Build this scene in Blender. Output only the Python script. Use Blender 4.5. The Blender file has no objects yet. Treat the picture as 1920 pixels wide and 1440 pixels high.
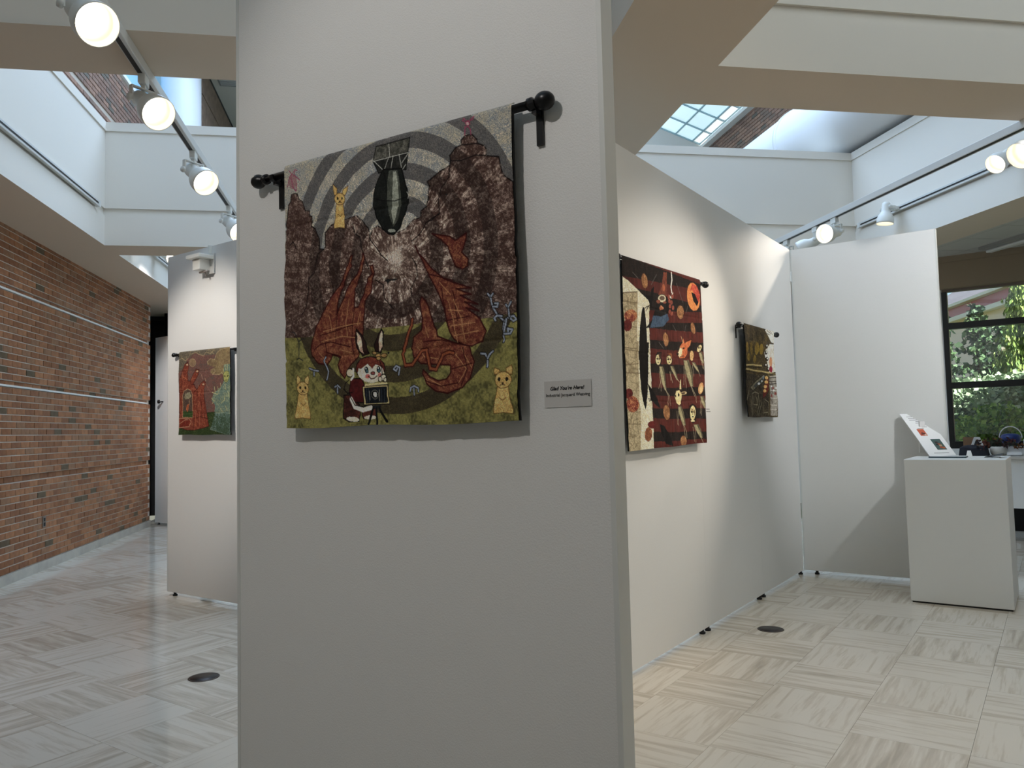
import bpy, bmesh, math, random
import numpy as np
from mathutils import Vector, Matrix

random.seed(7)
D = bpy.data
SC = bpy.context.scene
COL = SC.collection
Q = 2 ** -.5

# ------------------------------------------------------------------ camera, world, sun, big lights, exposure
EYE = 1.41
yaw, pitch, roll = 0.17232742, 0.05880973, -0.02346874
fw = Vector((math.sin(yaw) * math.cos(pitch), math.cos(yaw) * math.cos(pitch), math.sin(pitch)))
r0 = Vector((math.cos(yaw), -math.sin(yaw), 0))
u0 = r0.cross(fw)
rt = math.cos(roll) * r0 + math.sin(roll) * u0
up = -math.sin(roll) * r0 + math.cos(roll) * u0
cam = D.cameras.new('camera')
cam.sensor_width = 36
cam.sensor_fit = 'HORIZONTAL'
cam.lens = 1456.64 / 1920 * 36
cam.clip_end = 300
cam.clip_start = .05
co = D.objects.new('camera', cam)
co.matrix_world = Matrix(((rt.x, up.x, -fw.x, 0), (rt.y, up.y, -fw.y, 0), (rt.z, up.z, -fw.z, EYE), (0, 0, 0, 1)))
COL.objects.link(co)
SC.camera = co

SC.view_settings.view_transform = 'Standard'
SC.view_settings.look = 'None'
SC.view_settings.exposure = 0.0
SC.view_settings.gamma = 1.0
SC.view_settings.use_curve_mapping = False
SC.cycles.max_bounces = 8
SC.cycles.diffuse_bounces = 5
SC.cycles.transparent_max_bounces = 12
SC.cycles.caustics_reflective = False
SC.cycles.caustics_refractive = False
SC.cycles.sample_clamp_indirect = 6

wd = D.worlds.new('sky')
SC.world = wd
wd.use_nodes = True
wn = wd.node_tree
sky = wn.nodes.new('ShaderNodeTexSky')
sky.sky_type = 'NISHITA'
sky.sun_disc = False
sky.sun_elevation = math.radians(42)
sky.sun_rotation = math.radians(165)
wn.links.new(sky.outputs[0], wn.nodes['Background'].inputs[0])
wn.nodes['Background'].inputs[1].default_value = 0.2

def add_light(kind, loc, aim, energy, color=(1, 1, 1), size=None, size_y=None, angle=None, blend=.6, parent=None, name='lamp_light'):
    l = D.lights.new(name, kind)
    l.energy = energy
    l.color = color
    if kind == 'AREA':
        l.shape = 'RECTANGLE'
        l.size, l.size_y = size, size_y
    elif kind == 'SPOT':
        l.spot_size = math.radians(angle)
        l.spot_blend = blend
        l.shadow_soft_size = size or .04
    elif kind == 'SUN':
        l.angle = math.radians(.6)
    o = D.objects.new(name, l)
    o.location = loc
    o.rotation_euler = Vector(aim).to_track_quat('-Z', 'Y').to_euler()
    COL.objects.link(o)
    if parent:
        o.parent = parent
        o.matrix_parent_inverse = Matrix.Translation(-Vector(parent.location))
    return o

def sun_dir(az, el):
    a, e = math.radians(az), math.radians(el)
    return Vector((-math.sin(a) * math.cos(e), -math.cos(a) * math.cos(e), -math.sin(e)))
add_light('SUN', (0, 0, 20), sun_dir(165, 52), 18, (1, .95, .86), name='sun')
DAY = (.52, .71, 1.0)
add_light('AREA', (-.8, 8.6, 8.6), (0, 0, -1), 400, DAY, 3.2, 7.8, name='day_fill_left')  # these area lamps are added below the roof, unseen, as daylight fill
add_light('AREA', (-1.2, 11.8, 8.6), (-.15, .15, -1), 110, DAY, 3.2, 3.0, name='day_fill_left_far')
add_light('AREA', (-.8, 1.8, 8.6), (0, 0, -1), 18, DAY, 3.2, 4, name='day_fill_left_near')
add_light('AREA', (4.0, 9.4, 8.0), (0, 0, -1), 290, DAY, 3.0, 5.0, name='day_fill_right')
add_light('AREA', (4.3, -.6, 8.0), (0, 0, -1), 240, (.82, .92, 1.0), 3.0, 6.4, name='day_fill_near')

# ------------------------------------------------------------------ helpers
def lin(c):
    return tuple((x / 255 / 12.92) if x / 255 <= .04045 else ((x / 255 + .055) / 1.055) ** 2.4 for x in c[:3])

def mat(name, c, rough=.6, metal=0., spec=.5, bump=0, bscale=200, var=0, vscale=4, emit=None, estr=0, coat=0, linear=False):
    m = D.materials.new(name)
    m.use_nodes = True
    n = m.node_tree
    b = n.nodes['Principled BSDF']
    c = c if linear else lin(c)
    b.inputs['Base Color'].default_value = (*c, 1)
    b.inputs['Roughness'].default_value = rough
    b.inputs['Metallic'].default_value = metal
    b.inputs['Specular IOR Level'].default_value = spec
    b.inputs['Coat Weight'].default_value = coat
    if emit:
        b.inputs['Emission Color'].default_value = (*lin(emit), 1)
        b.inputs['Emission Strength'].default_value = estr
    if var or bump:
        tc = n.nodes.new('ShaderNodeTexCoord')
    if var:
        t = n.nodes.new('ShaderNodeTexNoise')
        t.inputs['Scale'].default_value = vscale
        t.inputs['Detail'].default_value = 5
        r = n.nodes.new('ShaderNodeMapRange')
        r.inputs[1].default_value, r.inputs[2].default_value = .3, .7
        r.inputs[3].default_value, r.inputs[4].default_value = 1 - var, 1 + var
        x = n.nodes.new('ShaderNodeMix')
        x.data_type = 'RGBA'
        x.blend_type = 'MULTIPLY'
        x.inputs['Factor'].default_value = 1
        x.inputs['A'].default_value = (*c, 1)
        n.links.new(tc.outputs['Object'], t.inputs['Vector'])
        n.links.new(t.outputs['Fac'], r.inputs[0])
        n.links.new(r.outputs[0], x.inputs['B'])
        n.links.new(x.outputs['Result'], b.inputs['Base Color'])
    if bump:
        t = n.nodes.new('ShaderNodeTexNoise')
        t.inputs['Scale'].default_value = bscale
        t.inputs['Detail'].default_value = 2
        p = n.nodes.new('ShaderNodeBump')
        p.inputs['Strength'].default_value = bump
        p.inputs['Distance'].default_value = .004
        n.links.new(tc.outputs['Object'], t.inputs['Vector'])
        n.links.new(t.outputs['Fac'], p.inputs['Height'])
        n.links.new(p.outputs['Normal'], b.inputs['Normal'])
    return m

M = {}
M['wall'] = mat('wall_paint', (226, 226, 222), .65, bump=.06, bscale=90)
M['panel'] = mat('panel_paint', (224, 224, 221), .55, bump=.22, bscale=260)
M['edge'] = mat('panel_edge', (212, 214, 210), .45)
M['ceil'] = mat('ceiling_paint', (224, 218, 207), .7, bump=.05, bscale=60)
M['soffit'] = mat('soffit_beige', (208, 192, 172), .7, bump=.05, bscale=60)  # darker, warmer beige for the beam undersides
M['far_room'] = mat('far_room_wall', (150, 132, 116), .8)
M['black'] = mat('black_metal', (14, 14, 15), .32, metal=.3)
M['rubber'] = mat('black_rubber', (16, 16, 16), .7)
M['rail'] = mat('white_metal', (206, 206, 202), .35)
M['lamp'] = mat('lamp_white', (222, 222, 216), .35)
M['lamp_in'] = mat('lamp_inside', (240, 236, 222), .4)
M['bulb'] = mat('lamp_lens', (255, 250, 240), .3, emit=(255, 243, 224), estr=7)
M['slot'] = mat('track_slot', (16, 15, 14), .5)
M['mortar'] = mat('mortar', (206, 196, 184), .9, bump=.3, bscale=80)
M['stone'] = mat('base_stone', (186, 180, 168), .25, var=.12, vscale=6)
M['white'] = mat('white_paint', (228, 228, 224), .5)
M['paper'] = mat('paper', (238, 238, 236), .8)
M['ink'] = mat('ink', (22, 22, 22), .8)
M['greyink'] = mat('grey_ink', (150, 150, 150), .8)
M['bronze'] = mat('bronze_frame', (66, 52, 44), .4, metal=.4)
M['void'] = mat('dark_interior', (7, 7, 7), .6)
M['tile_c'] = mat('acoustic_tile', (188, 186, 178), .9, bump=.3, bscale=120)
M['grid'] = mat('ceiling_grid', (120, 116, 106), .6)
M['duct'] = mat('duct_white', (226, 228, 230), .45)
BR = [mat('brick_%d' % i, c, .85, bump=.35, bscale=90, var=.22, vscale=14) for i, c in enumerate(((156, 106, 72), (142, 94, 61), (165, 114, 78), (138, 92, 62), (148, 108, 79), (98, 82, 60)))]
BRU = [mat('upper_brick_%d' % i, c, .85, bump=.35, bscale=90, var=.22, vscale=14) for i, c in enumerate(((136, 106, 90), (126, 98, 84), (146, 114, 96), (130, 104, 90), (118, 98, 86), (98, 90, 80)))]
M['mortar_up'] = mat('upper_mortar', (176, 164, 150), .9)

def link(name, me, m=None, parent=None, loc=(0, 0, 0), rot=(0, 0, 0)):
    o = D.objects.new(name, me)
    if m is not None and me is not None and not me.materials:
        for x in (m if isinstance(m, (list, tuple)) else [m]):
            me.materials.append(x)
    o.location = loc
    o.rotation_euler = rot
    COL.objects.link(o)
    if parent:
        o.parent = parent
    return o

def tag(o, label=None, cat=None, group=None, kind=None):
    if label: o['label'] = label
    if cat: o['category'] = cat
    if group: o['group'] = group
    if kind: o['kind'] = kind
    return o

def thing(name, label, cat, loc=(0, 0, 0), rz=0, group=None):
    o = link(name, None, loc=loc, rot=(0, 0, rz))
    o.empty_display_size = .1
    return tag(o, label, cat, group)

def bm_box(bm, x0, x1, y0, y1, z0, z1, mi=0):
    v = [bm.verts.new(p) for p in ((x0, y0, z0), (x1, y0, z0), (x1, y1, z0), (x0, y1, z0), (x0, y0, z1), (x1, y0, z1), (x1, y1, z1), (x0, y1, z1))]
    for f in ((3, 2, 1, 0), (4, 5, 6, 7), (0, 1, 5, 4), (1, 2, 6, 5), (2, 3, 7, 6), (3, 0, 4, 7)):
        bm.faces.new([v[i] for i in f]).material_index = mi

def mesh(bm, name='mesh', smooth=False, bevel=0, seg=2):
    if bevel:
        bmesh.ops.bevel(bm, geom=list(bm.edges), offset=bevel, segments=seg, affect='EDGES', profile=.5)
    me = D.meshes.new(name)
    bm.to_mesh(me)
    bm.free()
    if smooth:
        for p in me.polygons: p.use_smooth = True
    return me

def box(name, x0, x1, y0, y1, z0, z1, m, parent=None, bevel=0, loc=(0, 0, 0), rot=(0, 0, 0)):
    bm = bmesh.new()
    bm_box(bm, x0, x1, y0, y1, z0, z1)
    return link(name, mesh(bm, name, bevel=bevel), m, parent, loc, rot)

def lathe_bm(bm, prof, seg=32, axis='z', mi=0):
    """prof: list of (r, s) ; revolve about the axis."""
    rings = []
    for r, s in prof:
        ring = []
        if r < 1e-6:
            p = (0, 0, s) if axis == 'z' else ((s, 0, 0) if axis == 'x' else (0, s, 0))
            ring = [bm.verts.new(p)]
        else:
            for i in range(seg):
                a = 2 * math.pi * i / seg
                c, d = r * math.cos(a), r * math.sin(a)
                p = (c, d, s) if axis == 'z' else ((s, c, d) if axis == 'x' else (d, s, c))
                ring.append(bm.verts.new(p))
        rings.append(ring)
    for a, b in zip(rings, rings[1:]):
        if len(a) == 1 and len(b) == 1: continue
        for i in range(seg):
            j = (i + 1) % seg
            if len(a) == 1: f = bm.faces.new((a[0], b[j], b[i]))
            elif len(b) == 1: f = bm.faces.new((a[i], a[j], b[0]))
            else: f = bm.faces.new((a[i], a[j], b[j], b[i]))
            f.material_index = mi
            f.smooth = True

def lathe(name, prof, m, parent=None, seg=32, axis='z', loc=(0, 0, 0), rot=(0, 0, 0)):
    bm = bmesh.new()
    lathe_bm(bm, prof, seg, axis)
    bmesh.ops.recalc_face_normals(bm, faces=bm.faces)
    return link(name, mesh(bm, name), m, parent, loc, rot)

def uvp(u, v, z=0):
    return Vector((Q * u - Q * v, Q * u + Q * v, z))
RU = math.radians(45)      # local x = U, local y = V
RM = math.radians(-45)     # wall whose viewer looks along +U : local x = right, y = into the wall

# ------------------------------------------------------------------ floor
floor = link('floor', None)
tag(floor, kind='structure')
box('floor_slab', -3.9, 14, -7.3, 20, -.2, -.021, mat('floor_bed', (120, 114, 104), .8), floor)

def travertine():
    m = D.materials.new('travertine')
    m.use_nodes = True
    n = m.node_tree
    b = n.nodes['Principled BSDF']
    uv = n.nodes.new('ShaderNodeUVMap')
    uv.uv_map = 'UVMap'
    def noise(sx, sy, sc, det, dist=0):
        mp = n.nodes.new('ShaderNodeMapping')
        mp.inputs['Scale'].default_value = (sx, sy, 1)
        t = n.nodes.new('ShaderNodeTexNoise')
        t.inputs['Scale'].default_value = sc
        t.inputs['Detail'].default_value = det
        t.inputs['Distortion'].default_value = dist
        n.links.new(uv.outputs[0], mp.inputs['Vector'])
        n.links.new(mp.outputs[0], t.inputs['Vector'])
        return t
    a = noise(1.1, 13, 1.5, 6, .35)
    c = noise(4, 46, 1.4, 5, .3)
    tint = noise(.05, .05, 1, 0)
    pits = noise(9, 70, 2.2, 3)
    ad = n.nodes.new('ShaderNodeMath'); ad.operation = 'MULTIPLY_ADD'
    n.links.new(c.outputs['Fac'], ad.inputs[0]); ad.inputs[1].default_value = .35
    n.links.new(a.outputs['Fac'], ad.inputs[2])
    ad2 = n.nodes.new('ShaderNodeMath'); ad2.operation = 'MULTIPLY_ADD'
    n.links.new(tint.outputs['Fac'], ad2.inputs[0]); ad2.inputs[1].default_value = .45
    n.links.new(ad.outputs[0], ad2.inputs[2])
    r = n.nodes.new('ShaderNodeValToRGB')
    e = r.color_ramp.elements
    e[0].position, e[0].color = .70, (*lin((188, 175, 156)), 1)
    e[1].position, e[1].color = 1.12 if False else 1.0, (*lin((224, 214, 197)), 1)
    x = e.new(.84); x.color = (*lin((204, 191, 172)), 1)
    x = e.new(.92); x.color = (*lin((213, 201, 182)), 1)
    n.links.new(ad2.outputs[0], r.inputs[0])
    rp = n.nodes.new('ShaderNodeMapRange')
    rp.inputs[1].default_value, rp.inputs[2].default_value = .68, .76
    rp.inputs[3].default_value, rp.inputs[4].default_value = 1, .86
    n.links.new(pits.outputs['Fac'], rp.inputs[0])
    mx = n.nodes.new('ShaderNodeMix'); mx.data_type = 'RGBA'; mx.blend_type = 'MULTIPLY'; mx.inputs['Factor'].default_value = 1
    n.links.new(r.outputs[0], mx.inputs['A']); n.links.new(rp.outputs[0], mx.inputs['B'])
    n.links.new(mx.outputs['Result'], b.inputs['Base Color'])
    b.inputs['Roughness'].default_value = .11
    b.inputs['Specular IOR Level'].default_value = .5
    return m
M['trav'] = travertine()
TP = .478
def tile_geo(bm, uvl, cx, cy, rot, off, h=.0006):
    s = TP / 2 - .0007
    cr, sr = math.cos(rot), math.sin(rot)
    v = []
    for z in (-.021, 0):
        for x, y in ((-s, -s), (s, -s), (s, s), (-s, s)):
            v.append(bm.verts.new((cx + x * cr - y * sr, cy + x * sr + y * cr, z)))
    loc = [(-s, -s), (s, -s), (s, s), (-s, s)] * 2
    for f in ((4, 5, 6, 7), (0, 1, 5, 4), (1, 2, 6, 5), (2, 3, 7, 6), (3, 0, 4, 7)):
        fc = bm.faces.new([v[i] for i in f])
        for l, i in zip(fc.loops, f):
            l[uvl].uv = (loc[i][0] + off[0], loc[i][1] + off[1])
variants = []
for k in range(14):
    bm = bmesh.new(); uvl = bm.loops.layers.uv.new('UVMap')
    tile_geo(bm, uvl, 0, 0, 0, (random.uniform(-60, 60), random.uniform(-60, 60)))
    variants.append(mesh(bm, 'tile_%d' % k)); variants[-1].materials.append(M['trav'])
cells = []
for i in range(-26, 24):
    for j in range(-30, 26):
        u, v = 5.26 + (i + .5) * TP, 1.34 + (j + .5) * TP
        p = uvp(u, v)
        if not (-3.85 < p.x < 12.6 and -6.9 < p.y < 14.2 and u < 12): continue
        d = p - Vector((0, 0, EYE))
        w = d.dot(fw)
        vis = w > .8 and abs(d.dot(rt) / w) < .72 and -.56 < d.dot(up) / w
        if w > 0 and -.1 < d.dot(rt) / w < .13: vis = False       # wholly behind the partition in front
        cells.append((d.length if vis else d.length + 100, u, v, (i + j) % 2))
cells.sort()
bm = bmesh.new(); uvl = bm.loops.layers.uv.new('UVMap')
for k, (d, u, v, par) in enumerate(cells):
    if k < 290 and d < 100:
        link('floor_tile', random.choice(variants), None, floor, uvp(u, v), (0, 0, RU + par * math.pi / 2 + random.choice((0, math.pi))))
    else:
        p = uvp(u, v)
        tile_geo(bm, uvl, p.x, p.y, RU + par * math.pi / 2, (random.uniform(-60, 60), random.uniform(-60, 60)))
tag(link('floor_tiles', mesh(bm, 'floor_tiles'), M['trav'], floor), kind='stuff')

# ------------------------------------------------------------------ brick walls
def brick_mesh(k, ms, L=.2, H=.0586, dep=.028):
    bm = bmesh.new()
    bm_box(bm, -dep, 0, -L / 2, L / 2, 0, H)
    me = mesh(bm, 'brick', bevel=.003, seg=1)
    me.materials.append(ms[k])
    return me
def brick_wall(parent, xf, y0, y1, z0, nc, ms, recess, chosen, facing=1, pitch=.0686):
    """courses of brick on the plane x = xf; chosen(y, z) says which bricks are objects of their own"""
    protos = [brick_mesh(k, ms) for k in range(6)]
    bm = bmesh.new()
    for c in range(nc):
        z = z0 + c * pitch
        y = y0 + (.105 if c % 2 else 0)
        while y < y1 - .1:
            k = 5 if random.random() < .04 else random.randrange(5)
            dx = random.uniform(-.002, .002) - (.022 if c in recess else 0)
            if chosen(y, z):
                o = link('brick', protos[k], None, parent, (xf + dx * facing, y, z))
                if facing < 0: o.rotation_euler.z = math.pi
            else:
                a, b = sorted((xf + dx * facing, xf + (dx - .028) * facing))
                bm_box(bm, a, b, y - .1, y + .1, z, z + .0586, k)
            y += .21
    o = link('bricks', mesh(bm, 'bricks'), ms, parent)
    tag(o, kind='stuff')
wl = link('wall_left', None); tag(wl, kind='structure')
box('mortar_bed', -3.95, -3.652, -7, 13.4, 0, 3.6, M['mortar'], wl)
for c0, c1 in ((0, 13), (14, 27), (28, 41), (42, 52)): box('mortar_face', -3.66, -3.631, -7, 13.4, .1 + c0 * .0686, .1 + c1 * .0686, M['mortar'], wl)
brick_wall(wl, -3.625, 3.0, 13.4, .106, 51, BR, (13, 27, 41), lambda y, z: 8.12 < y < 9.28)
for z in (1.957, 2.917):
    box('picture_rail', -3.655, -3.618, 2, 13.2, z, z + .019, M['white'], wl)
bl = link('baseboard_left', None); tag(bl, kind='structure')
y = 2.0
while y < 13.3:
    box('stone', -3.66, -3.608, y, min(y + .598, 13.4), 0, .1, M['stone'], bl)
    y += .6
wul = link('wall_upper_left', None); tag(wul, kind='structure')
box('mortar_bed', -3.95, -3.645, -7, 19, 4.5, 6.72, M['mortar_up'], wul)
brick_wall(wul, -3.63, 8.0, 16.0, 4.98, 25, BRU, (13,), lambda y, z: 9.9 < y < 12.95 and z > 5.55)
wur = link('wall_upper_right', None); tag(wur, kind='structure')
box('mortar_bed', 7.015, 7.3, 4, 19, 4.9, 7.35, M['mortar_up'], wur)
brick_wall(wur, 7.0, 9.5, 18.5, 5.0, 34, BRU, (), lambda y, z: 12.8 < y < 16.6 and z > 6.5, -1)
box('coping', 6.86, 7.02, 4, 19, 7.3, 7.37, M['white'], wur)

# ------------------------------------------------------------------ plain walls
def wall(name, *a, m='wall'):
    return tag(box(name, *a, M[m]), kind='structure')
wall('wall_back', -3.9, 14, -7.3, -7.0, 0, 8.8, m='far_room')
wall('wall_far', -2.85, 7.6, 14.3, 14.5, 0, 4.5)
wall('wall_right', 12.7, 12.9, -7, 4.4, 0, 4.97, m='far_room')
wall('wall_far_right', 7.35, 7.5, 9.62, 14.3, 0, 4.5)
wall('wall_upper_far', -3.9, 7.3, 18.7, 18.9, 4.9, 9)
wall('wall_upper_back_right', 6.95, 7.2, -7, 4, 4.9, 9)

# dark doorway beyond the brick wall
dr = link('door_1', None); tag(dr, kind='structure')
box('dark_recess', -4.2, -2.85, 15.2, 15.3, 0, 4.5, M['void'], dr)  # extra lamp added out of view to brighten the far partition
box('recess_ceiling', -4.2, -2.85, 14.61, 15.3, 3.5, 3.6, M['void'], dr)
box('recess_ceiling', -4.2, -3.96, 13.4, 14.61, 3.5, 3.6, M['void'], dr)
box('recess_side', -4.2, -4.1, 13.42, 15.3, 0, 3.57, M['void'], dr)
box('door_leaf', -3.62, -2.86, 14.22, 14.26, 0, 3.57, mat('dark_door', (9, 9, 10), .7, spec=.1), dr)
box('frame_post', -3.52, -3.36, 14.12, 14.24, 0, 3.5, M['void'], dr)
box('frame_post', -3.34, -2.86, 14.1, 14.2, 2.6, 3.57, M['bronze'], dr)

# ------------------------------------------------------------------ coffered ceiling; lamp added out of frame to light the long partitions and front panel edge
ceil = link('ceiling', None); tag(ceil, kind='structure')  # fill lamp added out of frame for the face of the end partition
ZS = 3.57
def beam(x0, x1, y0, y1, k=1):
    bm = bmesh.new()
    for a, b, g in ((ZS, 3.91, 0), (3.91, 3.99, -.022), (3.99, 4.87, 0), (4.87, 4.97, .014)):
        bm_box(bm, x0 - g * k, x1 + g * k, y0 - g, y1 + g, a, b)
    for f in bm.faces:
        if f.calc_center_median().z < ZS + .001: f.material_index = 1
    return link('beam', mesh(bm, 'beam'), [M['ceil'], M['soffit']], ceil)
AX = ((-3.95, -2.975), (1.31, 2.05), (6.25, 6.9))
BY = ((-5.6, -5.05), (-.65, -.1), (4.275, 4.82), (9.2, 9.69), (14.08, 14.6))
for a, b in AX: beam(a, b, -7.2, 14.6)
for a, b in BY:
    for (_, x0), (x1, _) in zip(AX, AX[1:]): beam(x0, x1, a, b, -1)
# roof over the upper floor, with the sloping skylight
roof = link('ceiling_upper', None); tag(roof, kind='structure')
box('roof_slab', -4, 2.95, -7.3, 19, 8.8, 9, M['ceil'], roof)
box('upper_ceiling', -2.87, 2.5, 12.9, 19, 7.8, 7.9, M['tile_c'], roof)
bm = bmesh.new()
lo = [(6.9, -7.3), (13, -7.3), (13, 4.2), (6.95, 10.25)]
v = [bm.verts.new((x, y, z)) for z in (4.6, 4.97) for x, y in lo]
for f in ((3, 2, 1, 0), (4, 5, 6, 7), (0, 1, 5, 4), (1, 2, 6, 5), (2, 3, 7, 6), (3, 0, 4, 7)): bm.faces.new([v[i] for i in f])
link('low_roof', mesh(bm, 'low_roof'), M['ceil'], roof)
box('low_roof', 6.9, 7.6, 9.6, 14.6, 4.5, 4.97, M['ceil'], roof)
def slope_z(x): return 7.36 + .36 * (7.0 - x)
def slab(name, x0, x1, y0, y1, t, m, parent, dz=0):
    bm = bmesh.new()
    v = []
    for zz in (dz, dz + t):
        for x, y in ((x0, y0), (x1, y0), (x1, y1), (x0, y1)):
            v.append(bm.verts.new((x, y, slope_z(x) + zz)))
    for f in ((3, 2, 1, 0), (4, 5, 6, 7), (0, 1, 5, 4), (1, 2, 6, 5), (2, 3, 7, 6), (3, 0, 4, 7)):
        bm.faces.new([v[i] for i in f])
    return link(name, mesh(bm, name), m, parent)
slab('sloped_ceiling', 2.9, 7.2, 15.38, 19, .2, M['wall'], roof)
slab('sloped_ceiling', 2.9, 7.2, -7.3, 9.9, .2, M['wall'], roof)
sk = link('window_2', None); tag(sk, kind='structure')
pane_m = mat('skylight_pane', (214, 236, 240), .3, emit=(206, 236, 244), estr=.75, var=.1, vscale=3)
frost = mat('skylight_frosted_pane', (236, 238, 236), .3, emit=(236, 240, 238), estr=.78)
bar_m = mat('skylight_bar', (150, 176, 184), .4)
xs = [7.0 - .12, 6.71, 6.334, 5.958, 5.582, 5.206, 4.83, 4.45, 4.07, 3.69, 3.31, 2.93]
ys = [15.36, 14.78, 14.13, 13.48, 12.83, 12.18, 11.53, 10.88, 10.23, 9.9]
for i, (xa, xb) in enumerate(zip(xs, xs[1:])):
    for ya, yb in zip(ys, ys[1:]):
        slab('pane', xb + .006, xa - .006, yb + .008, ya - .008, .02, frost if i == 0 else pane_m, sk, .03)
for xa in xs: slab('glazing_bar', xa - .008, xa + .008, 9.9, 15.38, .05, bar_m, sk)
for ya in ys: slab('glazing_bar', 2.93, 6.9, ya - .01, ya + .01, .05, bar_m, sk, -.002)
# clerestory over the left brick wall
cl = link('window_3', None); tag(cl, kind='structure')
box('sill', -3.95, -3.6, -7, 19, 6.72, 6.78, M['white'], cl)
box('head', -3.95, -3.6, -7, 19, 8.1, 8.8, M['white'], cl)
y = -6.0
while y < 19:
    box('pane', -3.8, -3.79, y + .03, y + 1.97, 6.78, 8.1, mat('clerestory_pane', (150, 196, 226), .2, emit=(140, 186, 216), estr=.55) if y == -6.0 else D.materials['clerestory_pane'], cl)
    box('mullion', -3.84, -3.75, y - .03, y + .03, 6.78, 8.1, M['white'], cl)
    y += 2
glow_far = link('upper_glow_panel', None); tag(glow_far, kind='structure')  # glowing panel added out of view to brighten the sloped ceiling
box('pane', .5, 6.6, 18.66, 18.69, 5.4, 6.9, mat('far_glow_panel', (200, 224, 240), .3, emit=(206, 228, 244), estr=4), glow_far)
for x in (.5, 2.5, 4.5, 6.6): box('mullion', x - .04, x + .04, 18.62, 18.68, 5.4, 6.9, M['white'], glow_far)  # strips across the added glowing panel
# upper floor things seen through the coffers
tag(lathe('column', [(.315, 4.9), (.315, 8.8)], M['duct'], seg=40, loc=(-3.18, 13.5, 0)), kind='structure')
wub = link('wall_upper_inner', None); tag(wub, kind='structure')
brown = mat('brown_brick_wall', (112, 92, 76), .9, bump=.4, bscale=30, var=.25, vscale=9)
for z0, z1 in ((4.9, 7.24), (7.265, 7.76)):
    box('wall_face', -3.2, -2.87, 13.62, 18.7, z0, z1, brown, wub)
box('shadow_joint', -3.2, -2.89, 13.62, 18.7, 7.24, 7.265, M['void'], wub)
box('top_joint', -3.2, -2.86, 13.62, 18.7, 7.76, 7.8, M['void'], wub)
vt = thing('air_vent', 'grey slotted air grille in the ceiling above the brown brick upper wall', 'vent', (-2.45, 14.2, 7.8))
box('vent_frame', -.3, .3, -.3, .3, -.012, 0, mat('vent_grey', (120, 122, 120), .5), vt)
for k in range(9):
    box('slat', -.27, .27, -.27 + k * .06, -.235 + k * .06, -.02, -.012, mat('vent_slat', (170, 172, 170), .5) if k == 0 else D.materials['vent_slat'], vt)
du = thing('air_duct', 'large round white air duct lying beyond the white parapet', 'duct', (6.29, 9.9, 5.55))
lathe('duct_run', [(0, -6), (.5, -6), (.5, .4)], M['duct'], du, 48, 'y')
lathe('flange', [(.49, .4), (.515, .4), (.515, .47), (.49, .47)], M['duct'], du, 48, 'y')
lathe('duct_end_run', [(.495, .47), (.495, 8.5), (0, 8.5)], M['duct'], du, 48, 'y')

# acoustic tile ceiling beyond the right beam
tcl = link('ceiling_tiles', None); tag(tcl, kind='structure')
box('ceiling_grid', 6.9, 12.7, -7, 9.9, 3.645, 3.66, M['grid'], tcl)
bm_tiles = bmesh.new()
for i in range(13):
    for j in range(28):
        x0, y1 = 6.565 + .503 * i, 10.06 - .611 * j
        if (x0 + .25) * Q + (y1 - .3) * Q > 12.1 or x0 < 6.4: continue
        xa = max(x0 + .005, 6.905)
        if j < 12 and i < 8: box('ceiling_tile', xa, x0 + .498, y1 - .606, y1 - .005, 3.6, 3.645, M['tile_c'], tcl)
        else: bm_box(bm_tiles, xa, x0 + .498, y1 - .606, y1 - .005, 3.6, 3.645)
tag(link('ceiling_tile_field', mesh(bm_tiles, 'tiles'), M['tile_c'], tcl), kind='stuff')
fl = thing('ceiling_light', 'long unlit fluorescent strip light on the grey tile ceiling near the window', 'light', (7.71, 7.4, 3.6))
box('housing', -.11, .11, -1.25, 1.25, -.04, 0, mat('fixture_grey', (150, 148, 142), .5), fl)
bm = bmesh.new()
for s, (x0, x1) in enumerate(((-.1, .1),)):
    bm_box(bm, -.02, .07, -1.24, 1.24, -.075, -.04)
link('lens', mesh(bm, 'lens', bevel=.012), mat('fixture_lens', (222, 222, 216), .3), fl)

# ------------------------------------------------------------------ window wall (perpendicular to U at u = 12)
ww = link('window_1', None, loc=uvp(12, 0), rot=(0, 0, RU)); tag(ww, kind='structure')
tan = mat('bulkhead_tan', (150, 134, 112), .7)  # bulkhead and its cap are a darker tan than the walls
box('bulkhead', -.15, .12, -6.2, 1.9, 3.17, 3.66, tan, ww)
box('bulkhead_cap', -.17, -.15, -6.2, 1.9, 3.52, 3.66, tan, ww)
box('low_wall', -.05, .12, -6.2, 1.9, 0, 1.02, M['wall'], ww)
box('side_wall', -.05, .12, 1.235, 1.9, 1.02, 3.17, M['wall'], ww)
frame_m = mat('window_frame_black', (8, 8, 8), .35)
box('sill_rail', -.05, .05, -6.2, 1.235, 1.02, 1.115, frame_m, ww)
box('head_rail', -.04, .05, -6.2, 1.235, 3.135, 3.17, mat('window_head', (120, 108, 98), .5), ww)
for z in (1.865, 2.668): box('mullion', -.05, .05, -6.2, 1.235, z - .042, z + .042, frame_m, ww)
for v in (1.205, -.35, -1.95, -3.5, -5.1): box('jamb', -.051, .051, v - .033, v + .033, 1.115, 3.135, frame_m, ww)
gl = D.materials.new('window_glass'); gl.use_nodes = True
gn = gl.node_tree; gn.nodes.clear()
go = gn.nodes.new('ShaderNodeOutputMaterial'); gm = gn.nodes.new('ShaderNodeMixShader')
gt = gn.nodes.new('ShaderNodeBsdfTransparent'); gg = gn.nodes.new('ShaderNodeBsdfGlossy')
gg.inputs['Roughness'].default_value = .02
gt.inputs['Color'].default_value = (.93, .96, .95, 1)
gm.inputs[0].default_value = .07
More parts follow.
